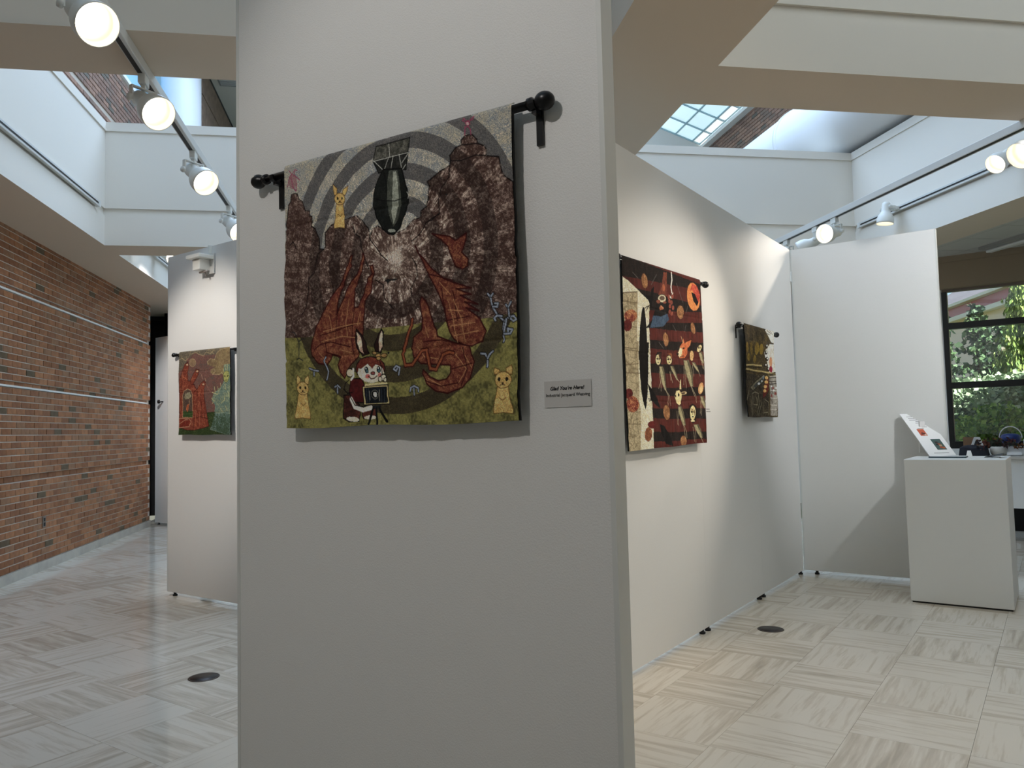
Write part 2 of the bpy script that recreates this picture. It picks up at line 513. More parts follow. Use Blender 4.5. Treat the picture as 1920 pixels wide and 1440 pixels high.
gn.links.new(gt.outputs[0], gm.inputs[1]); gn.links.new(gg.outputs[0], gm.inputs[2]); gn.links.new(gm.outputs[0], go.inputs[0])
for z0, z1 in ((1.115, 1.823), (1.907, 2.626), (2.71, 3.135)):
    for v0, v1 in ((-.317, 1.172), (-1.917, -.383), (-3.467, -1.983), (-5.067, -3.533)):
        box('pane', -.004, .004, v0, v1, z0, z1, gl, ww)

# ------------------------------------------------------------------ free-standing partition panels
def partition(label, u, v, length, axis, foot_s, group=None):
    """axis 'v': the panel runs along V from v to v+length, faces at u and u+.05; axis 'u': runs along U."""
    t = thing('partition_panel', label, 'partition', uvp(u, v), RU, group)
    z0, z1 = .035, 3.07
    if axis == 'v':
        box('board', .003, .047, .012, length - .012, z0, z1, M['panel'], t)
        for a, b in ((.0005, .0125), (length - .0125, length - .0005)): box('edge_strip', .0015, .0485, a, b, z0, z1, M['edge'], t)
        fp = [(.025, s) for s in foot_s]
    else:
        box('board', .0004, length, .0, .05, z0, z1, M['panel'], t)
        fp = [(s, .02) for s in foot_s]
    for x, y in fp: lathe('foot', [(0, 0), (.02, 0), (.022, .012), (.012, .018), (.012, z0 + .002), (0, z0 + .002)], M['rubber'], t, 14, loc=(x, y, 0))
    return t
partition('broad white partition in front carrying the burrow-and-bomb tapestry with the rabbit photographer', 1.377, .725, 1.22, 'v', (.1, 1.1))
LW = ('white partition of the long angled row, hidden behind the front partition', 'second white partition of the long row, starting behind the front partition',
      'white partition bearing the tall dark red tapestry', 'white partition between the tall red tapestry and the small gold one', 'white partition bearing the small gold tapestry, meeting the end partition')
for k in range(5):
    partition(LW[k], 1.49 + 1.2205 * k, 2.04, 1.2202 if k < 4 else 1.2, 'u', (.05, 1.17))
partition('bare white end partition beside the window, behind the white pedestal', 7.592, .80, 1.24, 'v', (.06, 1.13))
partition('white partition near the brick wall, bearing the red and green tapestry', 3.976, 5.42, 1.22, 'v', (.1, 1.13))
partition('narrow-looking white partition far back at the end of the brick wall', 7.09, 10.98, 1.22, 'v', (.1, 1.14))
fw_t = lathe('wall_peg', [(0, 0), (.012, 0), (.012, .05), (.03, .06), (.03, .085), (0, .095)], M['black'], None, 16, 'y', uvp(7.09, 11.97, 2.0), (0, 0, RU + math.pi / 2))
tag(fw_t, 'small black peg on the far narrow white partition', 'peg')

# ------------------------------------------------------------------ tapestries
ART = {'main': [["f",[100,108,116],[140,130,106],1,[]],
["r",[70,69,68],[84,80,76],0,[535,456]],
["p",[56,37,31],[104,84,74],2,[7,241,21,162,36,150,39,126,53,124,69,127,78,149,94,160,110,197,135,203,137,221,148,225,145,260,166,274,182,312,181,349,205,354,213,344,214,295,248,269,305,264,365,257,392,280,421,313,426,346,443,317,465,311,526,352,584,339,600,330,623,312,643,312,650,304,648,287,670,277,685,209,679,195,710,181,732,170,768,157,771,142,769,125,793,104,814,100,814,84,831,73,856,75,874,95,876,108,900,121,908,135,905,154,953,168,963,220,973,235,1015,270,1016,755,-14,694]],
["l",[14,9,9],[14,9,9],3.5,[7,241,21,162,36,150,39,126,53,124,69,127,78,149,94,160,110,197,135,203,137,221,148,225,145,260,166,274,182,312,181,349,205,354,213,344,214,295,248,269,305,264,365,257,392,280,421,313,426,346,443,317,465,311,526,352,584,339,600,330,623,312,643,312,650,304,648,287,670,277,685,209,679,195,710,181,732,170,768,157,771,142,769,125,793,104,814,100,814,84,831,73,856,75,874,95,876,108,900,121,908,135,905,154,953,168,963,220,973,235,1015,270]],
["e",[200,180,160],[0,0,0],0,[535,456]],
["p",[116,110,54],[58,56,30],3,[-14,661,70,666,178,665,391,667,571,668,661,663,768,670,891,674,1012,666,1018,1033,-17,1024]],
["g",[50,43,28],[62,54,34],0,[535,456]],
["l",[14,9,9],[14,9,9],3,[25,317,43,304,59,331]],
["l",[14,9,9],[14,9,9],3,[204,355,174,365,163,397,154,432,127,453,121,512,114,557,91,582]],
["l",[14,9,9],[14,9,9],3,[347,284,357,321,380,336,391,378,405,420,423,457]],
["l",[14,9,9],[14,9,9],3,[425,346,457,385,475,413,504,439]],
["l",[14,9,9],[14,9,9],3,[448,498,484,519,491,570,526,605]],
["l",[14,9,9],[14,9,9],3,[720,308,696,326,669,333,662,348,642,367,607,384]],
["l",[14,9,9],[14,9,9],3,[609,442,623,464,632,503,601,543,607,569]],
["l",[14,9,9],[14,9,9],3,[770,143,814,150,866,144,905,153]],
["l",[14,9,9],[14,9,9],3,[815,100,837,103,874,108]],
["l",[14,9,9],[14,9,9],3,[768,157,763,195,735,225,719,260,722,309,670,333]],
["p",[120,42,66],[120,42,66],0,[850,36,849,40,846,43,843,44,839,43,835,40,833,36,832,32,833,28,835,25,839,24,843,25,846,28,849,32]],
["p",[150,120,118],[150,120,118],0,[846,37,845,39,844,41,842,41,839,41,837,39,836,37,835,34,836,32,838,30,840,30,842,30,844,32,845,34]],
["l",[120,42,66],[120,42,66],3,[832,22,824,14,821,21,830,28]],
["l",[120,42,66],[120,42,66],3,[850,25,864,17,860,27,850,28]],
["l",[120,42,66],[120,42,66],3,[831,43,829,71]],
["l",[120,42,66],[120,42,66],3,[842,45,850,57,852,74]],
["l",[120,42,66],[120,42,66],3,[833,46,840,45]],
["p",[118,84,84],[118,84,84],0,[68,80,66,92,60,101,50,105,40,103,31,96,25,84,23,71,25,59,32,50,41,46,51,48,60,55,66,67]],
["l",[120,42,66],[120,42,66],3,[28,32,43,49,59,34,71,38]],
["l",[120,42,66],[120,42,66],3,[18,92,28,57,43,49]],
["l",[120,42,66],[120,42,66],3,[59,56,83,77]],
["l",[120,42,66],[120,42,66],3,[38,59,48,98,63,115,68,87]],
["l",[120,42,66],[120,42,66],3,[59,41,53,58]],
["p",[46,46,40],[88,86,76],4,[462,30,610,30,600,80,447,80]],
["l",[10,10,10],[10,10,10],3,[462,30,610,30,600,80,447,80,462,30]],
["p",[20,20,18],[40,40,36],4,[447,80,600,80,592,137,574,133,492,125,473,127]],
["l",[8,8,8],[8,8,8],3,[447,80,600,80,592,137,574,133,492,125,473,127,447,80]],
["l",[150,150,140],[150,150,140],2.2,[447,80,600,80]],
["l",[150,150,140],[150,150,140],2.2,[449,77,492,119]],
["l",[150,150,140],[150,150,140],2.2,[519,78,492,125]],
["l",[150,150,140],[150,150,140],2.2,[537,78,527,124]],
["l",[150,150,140],[150,150,140],2.2,[563,79,574,130]],
["l",[150,150,140],[150,150,140],2.2,[600,83,574,111]],
["l",[150,150,140],[150,150,140],2.2,[592,119,574,137]],
["l",[150,150,140],[150,150,140],2.2,[492,121,574,131]],
["l",[150,150,140],[150,150,140],2.2,[519,33,523,79]],
["p",[15,17,15],[24,26,23],4,[492,117,467,154,450,198,447,235,460,280,488,326,512,346,535,351,558,333,582,289,597,242,595,205,584,167,574,130]],
["l",[6,6,6],[6,6,6],4,[492,117,467,154,450,198,447,235,460,280,488,326,512,346,535,351,558,333,582,289,597,242,595,205,584,167,574,130,492,117]],
["p",[66,70,60],[40,42,36],4,[518,126,555,131,566,182,569,247,554,299,533,325,522,294,509,236,508,171]],
["p",[134,138,122],[90,94,82],4,[536,133,550,136,559,189,558,245,545,294,533,314,529,277,533,185]],
["l",[8,8,8],[8,8,8],2.5,[450,211,485,226,544,237,595,229]],
["l",[8,8,8],[8,8,8],2.5,[492,121,505,170,504,220]],
["l",[160,160,150],[160,160,150],2,[593,214,599,226,595,236]],
["p",[120,124,112],[120,124,112],0,[542,340,541,342,536,343,529,343,522,342,516,340,511,337,510,335,511,332,516,331,522,331,530,332,536,334,541,337]],
["p",[176,134,66],[192,156,92],4,[255,124,255,141,260,165,275,167,275,144]],
["l",[78,52,22],[78,52,22],2,[255,124,255,141,260,165,275,167,275,144,255,124]],
["p",[176,134,66],[192,156,92],4,[327,143,304,153,300,172,315,175,324,156]],
["l",[78,52,22],[78,52,22],2,[327,143,304,153,300,172,315,175,324,156,327,143]],
["p",[176,134,66],[192,156,92],4,[270,195,301,201,306,243,312,282,311,294,284,287,257,286,256,273,263,236]],
["l",[78,52,22],[78,52,22],2,[270,195,301,201,306,243,312,282,311,294,284,287,257,286,256,273,263,236,270,195]],
["p",[176,134,66],[192,156,92],4,[315,189,312,198,305,204,294,206,282,204,271,198,264,189,261,179,264,171,271,164,282,162,294,164,305,170,312,179]],
["l",[78,52,22],[78,52,22],2,[315,189,312,198,305,204,294,206,282,204,271,198,264,189,261,179,264,171,271,164,282,162,294,164,305,170,312,179,315,189]],
["p",[30,22,14],[30,22,14],0,[282,181,281,183,280,185,278,186,276,185,274,184,273,182,273,179,273,177,274,176,276,175,278,175,280,177,281,179]],
["p",[30,22,14],[30,22,14],0,[305,185,304,187,303,189,301,190,299,189,297,188,296,186,296,183,296,181,297,180,299,179,301,179,303,181,304,183]],
["p",[50,28,16],[50,28,16],0,[292,193,292,195,291,195,289,195,287,195,285,194,284,193,284,192,284,191,285,190,287,190,289,190,291,191,292,192]],
["l",[50,28,16],[50,28,16],2,[280,196,288,196,296,199]],
["l",[78,52,22],[78,52,22],1.6,[275,236,285,246,295,239]],
["p",[176,134,66],[192,156,92],4,[63,804,57,816,57,836,74,837,81,818]],
["l",[78,52,22],[78,52,22],2,[63,804,57,816,57,836,74,837,81,818,63,804]],
["p",[176,134,66],[192,156,92],4,[117,806,100,818,104,838,121,839,123,819]],
["l",[78,52,22],[78,52,22],2,[117,806,100,818,104,838,121,839,123,819,117,806]],
["p",[176,134,66],[192,156,92],4,[69,868,111,870,118,909,127,952,125,966,89,961,52,964,51,950,61,907]],
["l",[78,52,22],[78,52,22],2,[69,868,111,870,118,909,127,952,125,966,89,961,52,964,51,950,61,907,69,868]],
["p",[176,134,66],[192,156,92],4,[121,855,118,865,109,873,97,877,83,876,70,871,61,862,58,852,62,841,70,834,83,830,97,830,109,836,118,844]],
["l",[78,52,22],[78,52,22],2,[121,855,118,865,109,873,97,877,83,876,70,871,61,862,58,852,62,841,70,834,83,830,97,830,109,836,118,844,121,855]],
["p",[30,22,14],[30,22,14],0,[83,851,82,853,81,855,78,856,76,856,74,855,72,853,72,850,72,847,74,845,76,844,79,845,81,846,82,848]],
["p",[30,22,14],[30,22,14],0,[109,852,109,854,107,856,105,857,103,857,101,856,99,854,99,851,99,849,101,847,103,846,105,846,107,847,109,849]],
["p",[50,28,16],[50,28,16],0,[95,863,94,864,93,865,91,866,89,865,87,865,85,864,85,862,85,861,87,860,89,860,91,860,93,860,94,862]],
["l",[50,28,16],[50,28,16],2,[80,868,90,866,99,868]],
["l",[78,52,22],[78,52,22],1.6,[76,906,89,916,103,907]],
["p",[176,134,66],[192,156,92],4,[919,831,916,838,919,852,935,853,939,839]],
["l",[78,52,22],[78,52,22],2,[919,831,916,838,919,852,935,853,939,839,919,831]],
["p",[176,134,66],[192,156,92],4,[978,827,960,836,963,855,979,856,982,838]],
["l",[78,52,22],[78,52,22],2,[978,827,960,836,963,855,979,856,982,838,978,827]],
["p",[176,134,66],[192,156,92],4,[930,888,968,890,974,929,982,965,980,977,947,972,914,974,912,962,922,927]],
["l",[78,52,22],[78,52,22],2,[930,888,968,890,974,929,982,965,980,977,947,972,914,974,912,962,922,927,930,888]],
["p",[176,134,66],[192,156,92],4,[978,873,975,884,967,893,955,897,942,897,931,891,923,881,920,870,923,859,932,850,944,846,957,846,968,852,976,862]],
["l",[78,52,22],[78,52,22],2,[978,873,975,884,967,893,955,897,942,897,931,891,923,881,920,870,923,859,932,850,944,846,957,846,968,852,976,862,978,873]],
["p",[30,22,14],[30,22,14],0,[943,869,942,871,941,874,939,875,937,875,935,873,933,871,933,868,933,865,935,863,937,862,939,862,941,863,942,866]],
["p",[30,22,14],[30,22,14],0,[968,870,967,873,966,875,964,876,961,876,959,874,958,872,958,869,958,867,960,864,962,863,964,863,966,865,967,867]],
["p",[50,28,16],[50,28,16],0,[954,882,953,883,952,884,950,885,948,885,946,884,945,883,945,882,945,880,946,879,948,879,950,879,952,879,953,881]],
["l",[50,28,16],[50,28,16],2,[940,887,949,886,958,888]],
["l",[78,52,22],[78,52,22],1.6,[936,926,948,934,960,927]],
["p",[82,32,24],[132,82,50],4,[135,713,157,636,205,567,250,516,297,479,313,437,331,397,343,397,331,420,338,434,317,470,281,519,262,596,301,539,319,499,367,468,380,438,396,396,403,416,387,461,352,518,346,583,366,583,396,543,416,487,438,475,426,446,439,445,448,471,433,499,430,536,400,566,394,657,389,681,370,760,323,793,300,829,275,803,267,778,283,754,240,740,234,757,211,774,169,766,142,739]],
["l",[44,8,8],[44,8,8],4,[135,713,157,636,205,567,250,516,297,479,313,437,331,397,343,397,331,420,338,434,317,470,281,519,262,596,301,539,319,499,367,468,380,438,396,396,403,416,387,461,352,518,346,583,366,583,396,543,416,487,438,475,426,446,439,445,448,471,433,499,430,536,400,566,394,657,389,681,370,760,323,793,300,829,275,803,267,778,283,754,240,740,234,757,211,774,169,766,142,739,135,713]],
["l",[44,8,8],[44,8,8],3,[262,596,251,695]],
["l",[44,8,8],[44,8,8],3,[346,583,337,701,351,755]],
["l",[44,8,8],[44,8,8],3,[178,665,392,638]],
["l",[44,8,8],[44,8,8],3,[204,691,216,730,281,750]],
["l",[44,8,8],[44,8,8],3,[151,716,177,698,230,693,281,707,331,720]],
["p",[82,32,24],[132,82,50],4,[623,403,647,451,677,503,711,562,731,607,743,662,755,700,771,727,804,749,837,755,877,744,892,713,886,701,869,671,817,630,864,646,811,610,860,624,795,587,836,589,783,565,835,568,781,546,739,527,692,489,660,453,634,428]],
["l",[44,8,8],[44,8,8],4,[623,403,647,451,677,503,711,562,731,607,743,662,755,700,771,727,804,749,837,755,877,744,892,713,886,701,869,671,817,630,864,646,811,610,860,624,795,587,836,589,783,565,835,568,781,546,739,527,692,489,660,453,634,428,623,403]],
["l",[44,8,8],[44,8,8],3,[677,503,771,536]],
["l",[44,8,8],[44,8,8],3,[739,664,831,658]],
["l",[44,8,8],[44,8,8],3,[728,557,743,664]],
["l",[44,8,8],[44,8,8],3,[770,571,785,668]],
["l",[150,104,62],[150,104,62],2.2,[748,595,772,667,783,737]],
["l",[150,104,62],[150,104,62],2.2,[770,597,802,669,812,739]],
["l",[150,104,62],[150,104,62],2.2,[720,535,761,582]],
["l",[150,104,62],[150,104,62],2.2,[759,683,851,681]],
["l",[150,104,62],[150,104,62],2.2,[771,715,866,709]],
["l",[150,104,62],[150,104,62],2.2,[748,629,806,639]],
["l",[150,104,62],[150,104,62],2.2,[183,689,282,678,371,693]],
["l",[150,104,62],[150,104,62],2.2,[194,651,282,644,382,641]],
["l",[150,104,62],[150,104,62],2.2,[221,596,236,655]],
["l",[150,104,62],[150,104,62],2.2,[321,548,308,623,317,681]],
["l",[150,104,62],[150,104,62],2.2,[378,601,367,647]],
["l",[150,104,62],[150,104,62],2.2,[177,728,208,761]],
["l",[150,104,62],[150,104,62],2.2,[281,726,341,743]],
["p",[82,32,24],[132,82,50],4,[646,831,665,865,700,890,744,899,801,884,830,858,846,806,836,782,827,754,771,738,710,712,706,692,697,677,687,655,675,613,662,589,649,577,640,592,652,652,647,687,615,709,603,746,614,775,643,797,755,809,758,832,741,853,711,857,677,843,649,818]],
["l",[44,8,8],[44,8,8],4,[646,831,665,865,700,890,744,899,801,884,830,858,846,806,836,782,827,754,771,738,710,712,706,692,697,677,687,655,675,613,662,589,649,577,640,592,652,652,647,687,615,709,603,746,614,775,643,797,755,809,758,832,741,853,711,857,677,843,649,818,646,831]],
["l",[150,104,62],[150,104,62],2.2,[624,742,658,776,723,788]],
["l",[150,104,62],[150,104,62],2.2,[660,674,673,714]],
["l",[150,104,62],[150,104,62],2.2,[770,770,815,825,789,868]],
["l",[150,104,62],[150,104,62],2.2,[799,764,835,823]],
["l",[150,104,62],[150,104,62],2.2,[670,848,734,879]],
["l",[44,8,8],[44,8,8],3,[653,726,724,725,771,738]],
["l",[44,8,8],[44,8,8],3,[761,822,836,809]],
["l",[44,8,8],[44,8,8],3,[657,854,721,875,785,868]],
["l",[44,8,8],[44,8,8],3,[800,755,819,825,797,879]],
["l",[44,8,8],[44,8,8],13,[609,649,607,668,586,712,567,763,577,801,606,800,628,778,643,755,664,753,670,781,677,815,701,820,715,796,726,774,750,766,766,771]],
["l",[120,58,32],[120,58,32],7,[609,649,607,668,586,712,567,763,577,801,606,800,628,778,643,755,664,753,670,781,677,815,701,820,715,796,726,774,750,766,766,771]],
["p",[82,32,24],[132,82,50],2,[695,372,763,391,784,408,826,390,824,413,808,450,831,476,826,496,807,504,782,492,768,455,754,422,729,397]],
["l",[44,8,8],[44,8,8],4,[695,372,763,391,784,408,826,390,824,413,808,450,831,476,826,496,807,504,782,492,768,455,754,422,729,397,695,372]],
["l",[12,12,14],[12,12,14],9,[953,717,955,689,930,664,915,642,907,607,897,596]],
["l",[116,124,138],[116,124,138],5,[953,717,955,689,930,664,915,642,907,607,897,596]],
["l",[12,12,14],[12,12,14],9,[909,605,916,598]],
["l",[116,124,138],[116,124,138],5,[909,605,916,598]],
["l",[12,12,14],[12,12,14],9,[915,639,930,641,934,631,923,630]],
["l",[116,124,138],[116,124,138],5,[915,639,930,641,934,631,923,630]],
["l",[12,12,14],[12,12,14],9,[948,673,930,669,921,676,926,684]],
["l",[116,124,138],[116,124,138],5,[948,673,930,669,921,676,926,684]],
["l",[12,12,14],[12,12,14],9,[956,689,971,678,989,677,996,688,986,692,977,684]],
["l",[116,124,138],[116,124,138],5,[956,689,971,678,989,677,996,688,986,692,977,684]],
["l",[12,12,14],[12,12,14],9,[973,676,971,650,962,639]],
["l",[116,124,138],[116,124,138],5,[973,676,971,650,962,639]],
["l",[12,12,14],[12,12,14],9,[971,647,981,633]],
["l",[116,124,138],[116,124,138],5,[971,647,981,633]],
["l",[12,12,14],[12,12,14],9,[952,753,953,732,960,700,962,684]],
["l",[116,124,138],[116,124,138],5,[952,753,953,732,960,700,962,684]],
["l",[12,12,14],[12,12,14],9,[955,729,976,730,983,718,967,714,969,722]],
["l",[116,124,138],[116,124,138],5,[955,729,976,730,983,718,967,714,969,722]],
["l",[12,12,14],[12,12,14],9,[893,826,895,799,887,785,871,782]],
["l",[116,124,138],[116,124,138],5,[893,826,895,799,887,785,871,782]],
["l",[12,12,14],[12,12,14],9,[895,799,903,787,916,779]],
["l",[116,124,138],[116,124,138],5,[895,799,903,787,916,779]],
["l",[12,12,14],[12,12,14],9,[548,831,552,808,537,801,526,812,537,818,541,811]],
["l",[116,124,138],[116,124,138],5,[548,831,552,808,537,801,526,812,537,818,541,811]],
["l",[12,12,14],[12,12,14],9,[612,900,612,874]],
["l",[116,124,138],[116,124,138],5,[612,900,612,874]],
["l",[12,12,14],[12,12,14],9,[594,887,598,876,612,871,630,878,631,889]],
["l",[116,124,138],[116,124,138],5,[594,887,598,876,612,871,630,878,631,889]],
["l",[12,12,14],[12,12,14],9,[146,808,144,789,121,781]],
["l",[116,124,138],[116,124,138],5,[146,808,144,789,121,781]],
["l",[12,12,14],[12,12,14],9,[144,789,167,793]],
["l",[116,124,138],[116,124,138],5,[144,789,167,793]],
["l",[12,12,14],[12,12,14],9,[211,827,218,799,199,761,206,746]],
["l",[116,124,138],[116,124,138],5,[211,827,218,799,199,761,206,746]],
["l",[12,12,14],[12,12,14],9,[266,878,266,851,250,856]],
["l",[116,124,138],[116,124,138],5,[266,878,266,851,250,856]],
["l",[12,12,14],[12,12,14],9,[266,851,279,861]],
["l",[116,124,138],[116,124,138],5,[266,851,279,861]],
["l",[30,32,34],[30,32,34],3,[43,643,56,647,72,683,75,741]],
["l",[30,32,34],[30,32,34],3,[72,680,87,672,104,672]],
["l",[30,32,34],[30,32,34],3,[58,746,75,741,91,751]],
["p",[36,18,15],[36,18,15],0,[361,661,381,681,404,715,418,752,391,759,364,727,353,694]],
["l",[10,8,8],[10,8,8],3,[361,661,381,681,404,715,418,752,391,759,364,727,353,694,361,661]],
["p",[196,178,146],[150,110,92],4,[361,670,377,689,388,720,395,751,380,741,363,709]],
["p",[36,18,15],[36,18,15],0,[473,670,458,696,442,724,445,745,468,753,482,722,484,684]],
["l",[10,8,8],[10,8,8],3,[473,670,458,696,442,724,445,745,468,753,482,722,484,684,473,670]],
["p",[196,178,146],[150,110,92],4,[475,677,481,689,476,733,463,748,463,714]],
["p",[44,20,17],[86,40,28],4,[298,889,330,890,369,927,377,963,368,984,321,984,295,970,293,955]],
["l",[10,8,8],[10,8,8],3,[298,889,330,890,369,927,377,963,368,984,321,984,295,970,293,955,298,889]],
["p",[96,44,32],[60,26,20],4,[381,943,446,942,449,977,392,977,384,963]],
["l",[10,8,8],[10,8,8],3,[381,943,446,942,449,977,392,977,384,963,381,943]],
["p",[196,178,146],[196,178,146],0,[370,980,366,983,357,985,344,984,330,983,318,979,310,975,308,971,311,968,321,966,334,967,348,968,360,972,368,976]],
["p",[196,178,146],[196,178,146],0,[451,974,448,977,440,979,429,980,416,980,405,978,397,976,394,973,397,970,405,967,416,966,429,967,441,968,449,971]],
["p",[74,18,18],[52,12,14],4,[331,833,382,836,394,857,393,921,346,916,324,881]],
["l",[10,8,8],[10,8,8],3,[331,833,382,836,394,857,393,921,346,916,324,881,331,833]],
["l",[206,194,170],[206,194,170],14,[334,905,350,933,388,946,423,940]],
["l",[10,8,8],[10,8,8],3,[330,896,350,927,389,936,412,926,428,906]],
["l",[10,8,8],[10,8,8],3,[323,836,303,847,299,868,318,884,338,881]],
["p",[196,178,146],[160,140,116],4,[347,813,345,819,340,824,332,827,323,826,315,823,309,817,307,811,310,804,315,799,323,797,332,798,340,801,345,806]],
["l",[10,8,8],[10,8,8],3,[347,813,345,819,340,824,332,827,323,826,315,823,309,817,307,811,310,804,315,799,323,797,332,798,340,801,345,806,347,813]],
["l",[206,194,170],[206,194,170],8,[345,801,345,825,333,836]],
["p",[84,30,22],[60,20,16],4,[489,808,482,826,464,839,437,845,408,844,381,834,363,819,357,800,364,782,382,769,409,763,439,765,465,775,483,790]],
["l",[14,8,8],[14,8,8],3,[489,808,482,826,464,839,437,845,408,844,381,834,363,819,357,800,364,782,382,769,409,763,439,765,465,775,483,790,489,808]],
["p",[196,178,146],[214,200,172],4,[485,823,479,836,462,846,438,851,411,849,387,842,370,830,364,816,370,802,387,792,412,787,439,789,463,797,479,809]],
["p",[84,30,22],[110,50,34],4,[363,796,379,770,424,764,468,776,484,798,449,790,433,806,414,787,379,803]],
["p",[196,178,146],[214,200,172],4,[375,821,471,826,455,852,425,854,394,847]],
["p",[12,20,24],[12,20,24],0,[415,808,415,814,413,818,409,820,405,820,401,818,398,814,397,808,397,803,399,799,403,796,407,796,411,798,414,803]],
["p",[52,84,92],[52,84,92],0,[413,813,412,815,411,817,409,818,406,818,404,817,403,815,402,812,403,810,404,808,406,807,409,807,411,808,412,810]],
["p",[210,210,205],[210,210,205],0,[407,803,406,804,405,805,404,806,403,806,402,805,401,804,401,803,401,801,402,800,403,800,404,800,406,801,406,802]],
["p",[12,20,24],[12,20,24],0,[469,810,469,816,467,820,464,822,460,822,456,820,453,816,451,810,452,805,454,801,457,798,461,798,465,801,468,805]],
["p",[52,84,92],[52,84,92],0,[467,815,466,817,465,819,463,820,461,820,459,819,457,817,457,814,457,812,459,810,461,809,463,809,465,810,466,812]],
["p",[210,210,205],[210,210,205],0,[461,805,461,806,460,807,459,808,458,808,457,807,456,806,456,805,456,803,457,803,458,802,459,802,460,803,461,804]],
["p",[168,80,72],[168,80,72],0,[420,831,419,834,416,836,412,838,407,837,403,836,400,833,399,829,400,826,403,824,407,822,412,823,416,824,419,827]],
["p",[168,90,80],[168,90,80],0,[473,829,472,832,470,835,467,836,463,836,460,834,458,832,457,828,458,825,460,823,463,821,467,821,470,823,472,826]],
["p",[120,54,52],[120,54,52],0,[443,822,442,824,439,826,436,826,431,826,428,825,425,823,424,821,425,818,428,817,432,816,436,816,439,817,442,819]],
["l",[30,10,10],[30,10,10],2,[443,822,442,824,439,826,436,826,431,826,428,825,425,823,424,821,425,818,428,817,432,816,436,816,439,817,442,819,443,822]],
["l",[40,14,12],[40,14,12],3,[413,830,425,840,440,839,454,831]],
["l",[10,8,8],[10,8,8],3,[466,782,473,803,476,829]],
["p",[160,124,66],[110,80,40],4,[450,752,449,755,446,757,443,758,438,757,434,756,431,753,430,751,431,748,434,746,438,745,443,746,447,747,449,749]],
["l",[20,14,8],[20,14,8],2,[450,752,449,755,446,757,443,758,438,757,434,756,431,753,430,751,431,748,434,746,438,745,443,746,447,747,449,749,450,752]],
["p",[160,124,66],[110,80,40],4,[471,763,470,767,466,769,461,770,456,770,450,768,447,765,446,761,447,758,451,756,456,754,461,755,467,757,470,760]],
["l",[20,14,8],[20,14,8],2,[471,763,470,767,466,769,461,770,456,770,450,768,447,765,446,761,447,758,451,756,456,754,461,755,467,757,470,760,471,763]],
["p",[160,124,66],[110,80,40],4,[496,763,494,767,491,769,486,771,480,770,475,768,471,765,470,762,472,758,475,756,480,755,486,755,491,757,495,760]],
["l",[20,14,8],[20,14,8],2,[496,763,494,767,491,769,486,771,480,770,475,768,471,765,470,762,472,758,475,756,480,755,486,755,491,757,495,760,496,763]],
["p",[160,124,66],[110,80,40],4,[471,772,470,775,467,777,463,778,458,778,454,776,451,774,450,771,451,768,454,766,458,765,463,765,467,767,470,769]],
["l",[20,14,8],[20,14,8],2,[471,772,470,775,467,777,463,778,458,778,454,776,451,774,450,771,451,768,454,766,458,765,463,765,467,767,470,769,471,772]],
["p",[176,152,98],[176,152,98],0,[388,864,500,864,505,929,389,929]],
["l",[10,8,8],[10,8,8],3,[388,864,500,864,505,929,389,929,388,864]],
["p",[14,16,20],[24,28,36],4,[395,870,496,870,498,924,396,925]],
["l",[40,46,54],[40,46,54],2,[405,873,405,920]],
["l",[40,46,54],[40,46,54],2,[415,873,415,920]],
["l",[40,46,54],[40,46,54],2,[464,875,465,922]],
["l",[40,46,54],[40,46,54],2,[474,876,474,923]],
["l",[40,46,54],[40,46,54],2,[485,876,485,923]],
["l",[120,116,100],[120,116,100],2.5,[418,882,418,912]],
["l",[120,116,100],[120,116,100],2.5,[465,881,465,916]],
["p",[8,8,8],[8,8,8],0,[461,896,459,902,454,907,447,910,439,910,432,906,427,901,426,894,427,888,432,883,439,880,447,880,454,884,459,889]],
["l",[90,88,80],[90,88,80],2,[461,896,459,902,454,907,447,910,439,910,432,906,427,901,426,894,427,888,432,883,439,880,447,880,454,884,459,889,461,896]],
["p",[210,200,180],[210,200,180],0,[453,895,452,899,450,903,446,904,442,904,438,902,435,899,434,895,435,891,438,887,442,886,446,886,450,888,452,891]],
["l",[188,164,110],[188,164,110],8,[401,861,493,859]],
["l",[10,8,8],[10,8,8],2,[401,865,496,863]],
["p",[196,178,146],[196,178,146],0,[493,839,492,844,488,848,484,850,478,850,473,847,470,843,469,838,470,833,474,829,479,827,484,827,489,830,492,834]],
["l",[10,8,8],[10,8,8],3,[493,839,492,844,488,848,484,850,478,850,473,847,470,843,469,838,470,833,474,829,479,827,484,827,489,830,492,834,493,839]],
["p",[196,178,146],[196,178,146],0,[475,844,474,848,472,851,468,853,465,852,461,850,459,847,458,843,459,839,462,836,465,834,469,834,472,836,474,840]],
["l",[10,8,8],[10,8,8],2,[475,844,474,848,472,851,468,853,465,852,461,850,459,847,458,843,459,839,462,836,465,834,469,834,472,836,474,840,475,844]],
["p",[196,178,146],[196,178,146],0,[495,846,495,850,493,853,490,854,488,854,485,852,484,849,483,846,484,842,486,840,488,838,491,838,493,840,495,843]],
["l",[10,8,8],[10,8,8],2,[495,846,495,850,493,853,490,854,488,854,485,852,484,849,483,846,484,842,486,840,488,838,491,838,493,840,495,843,495,846]],
["p",[22,26,30],[22,26,30],0,[427,932,471,932,467,943,431,943]],
["l",[12,12,12],[12,12,12],8,[433,941,425,968,413,995]],
["l",[12,12,12],[12,12,12],8,[450,942,453,996]],
["l",[12,12,12],[12,12,12],8,[463,941,494,988]]],
'long': [["f",[20,14,12],[34,24,20],5,[]],
["p",[96,33,24],[58,20,16],5,[-22,-41,1043,11,1040,36,-26,0]],
["p",[96,33,24],[58,20,16],5,[-36,115,1037,70,1027,166,-40,158]],
["p",[96,33,24],[58,20,16],5,[-52,288,1024,205,1017,271,-58,351]],
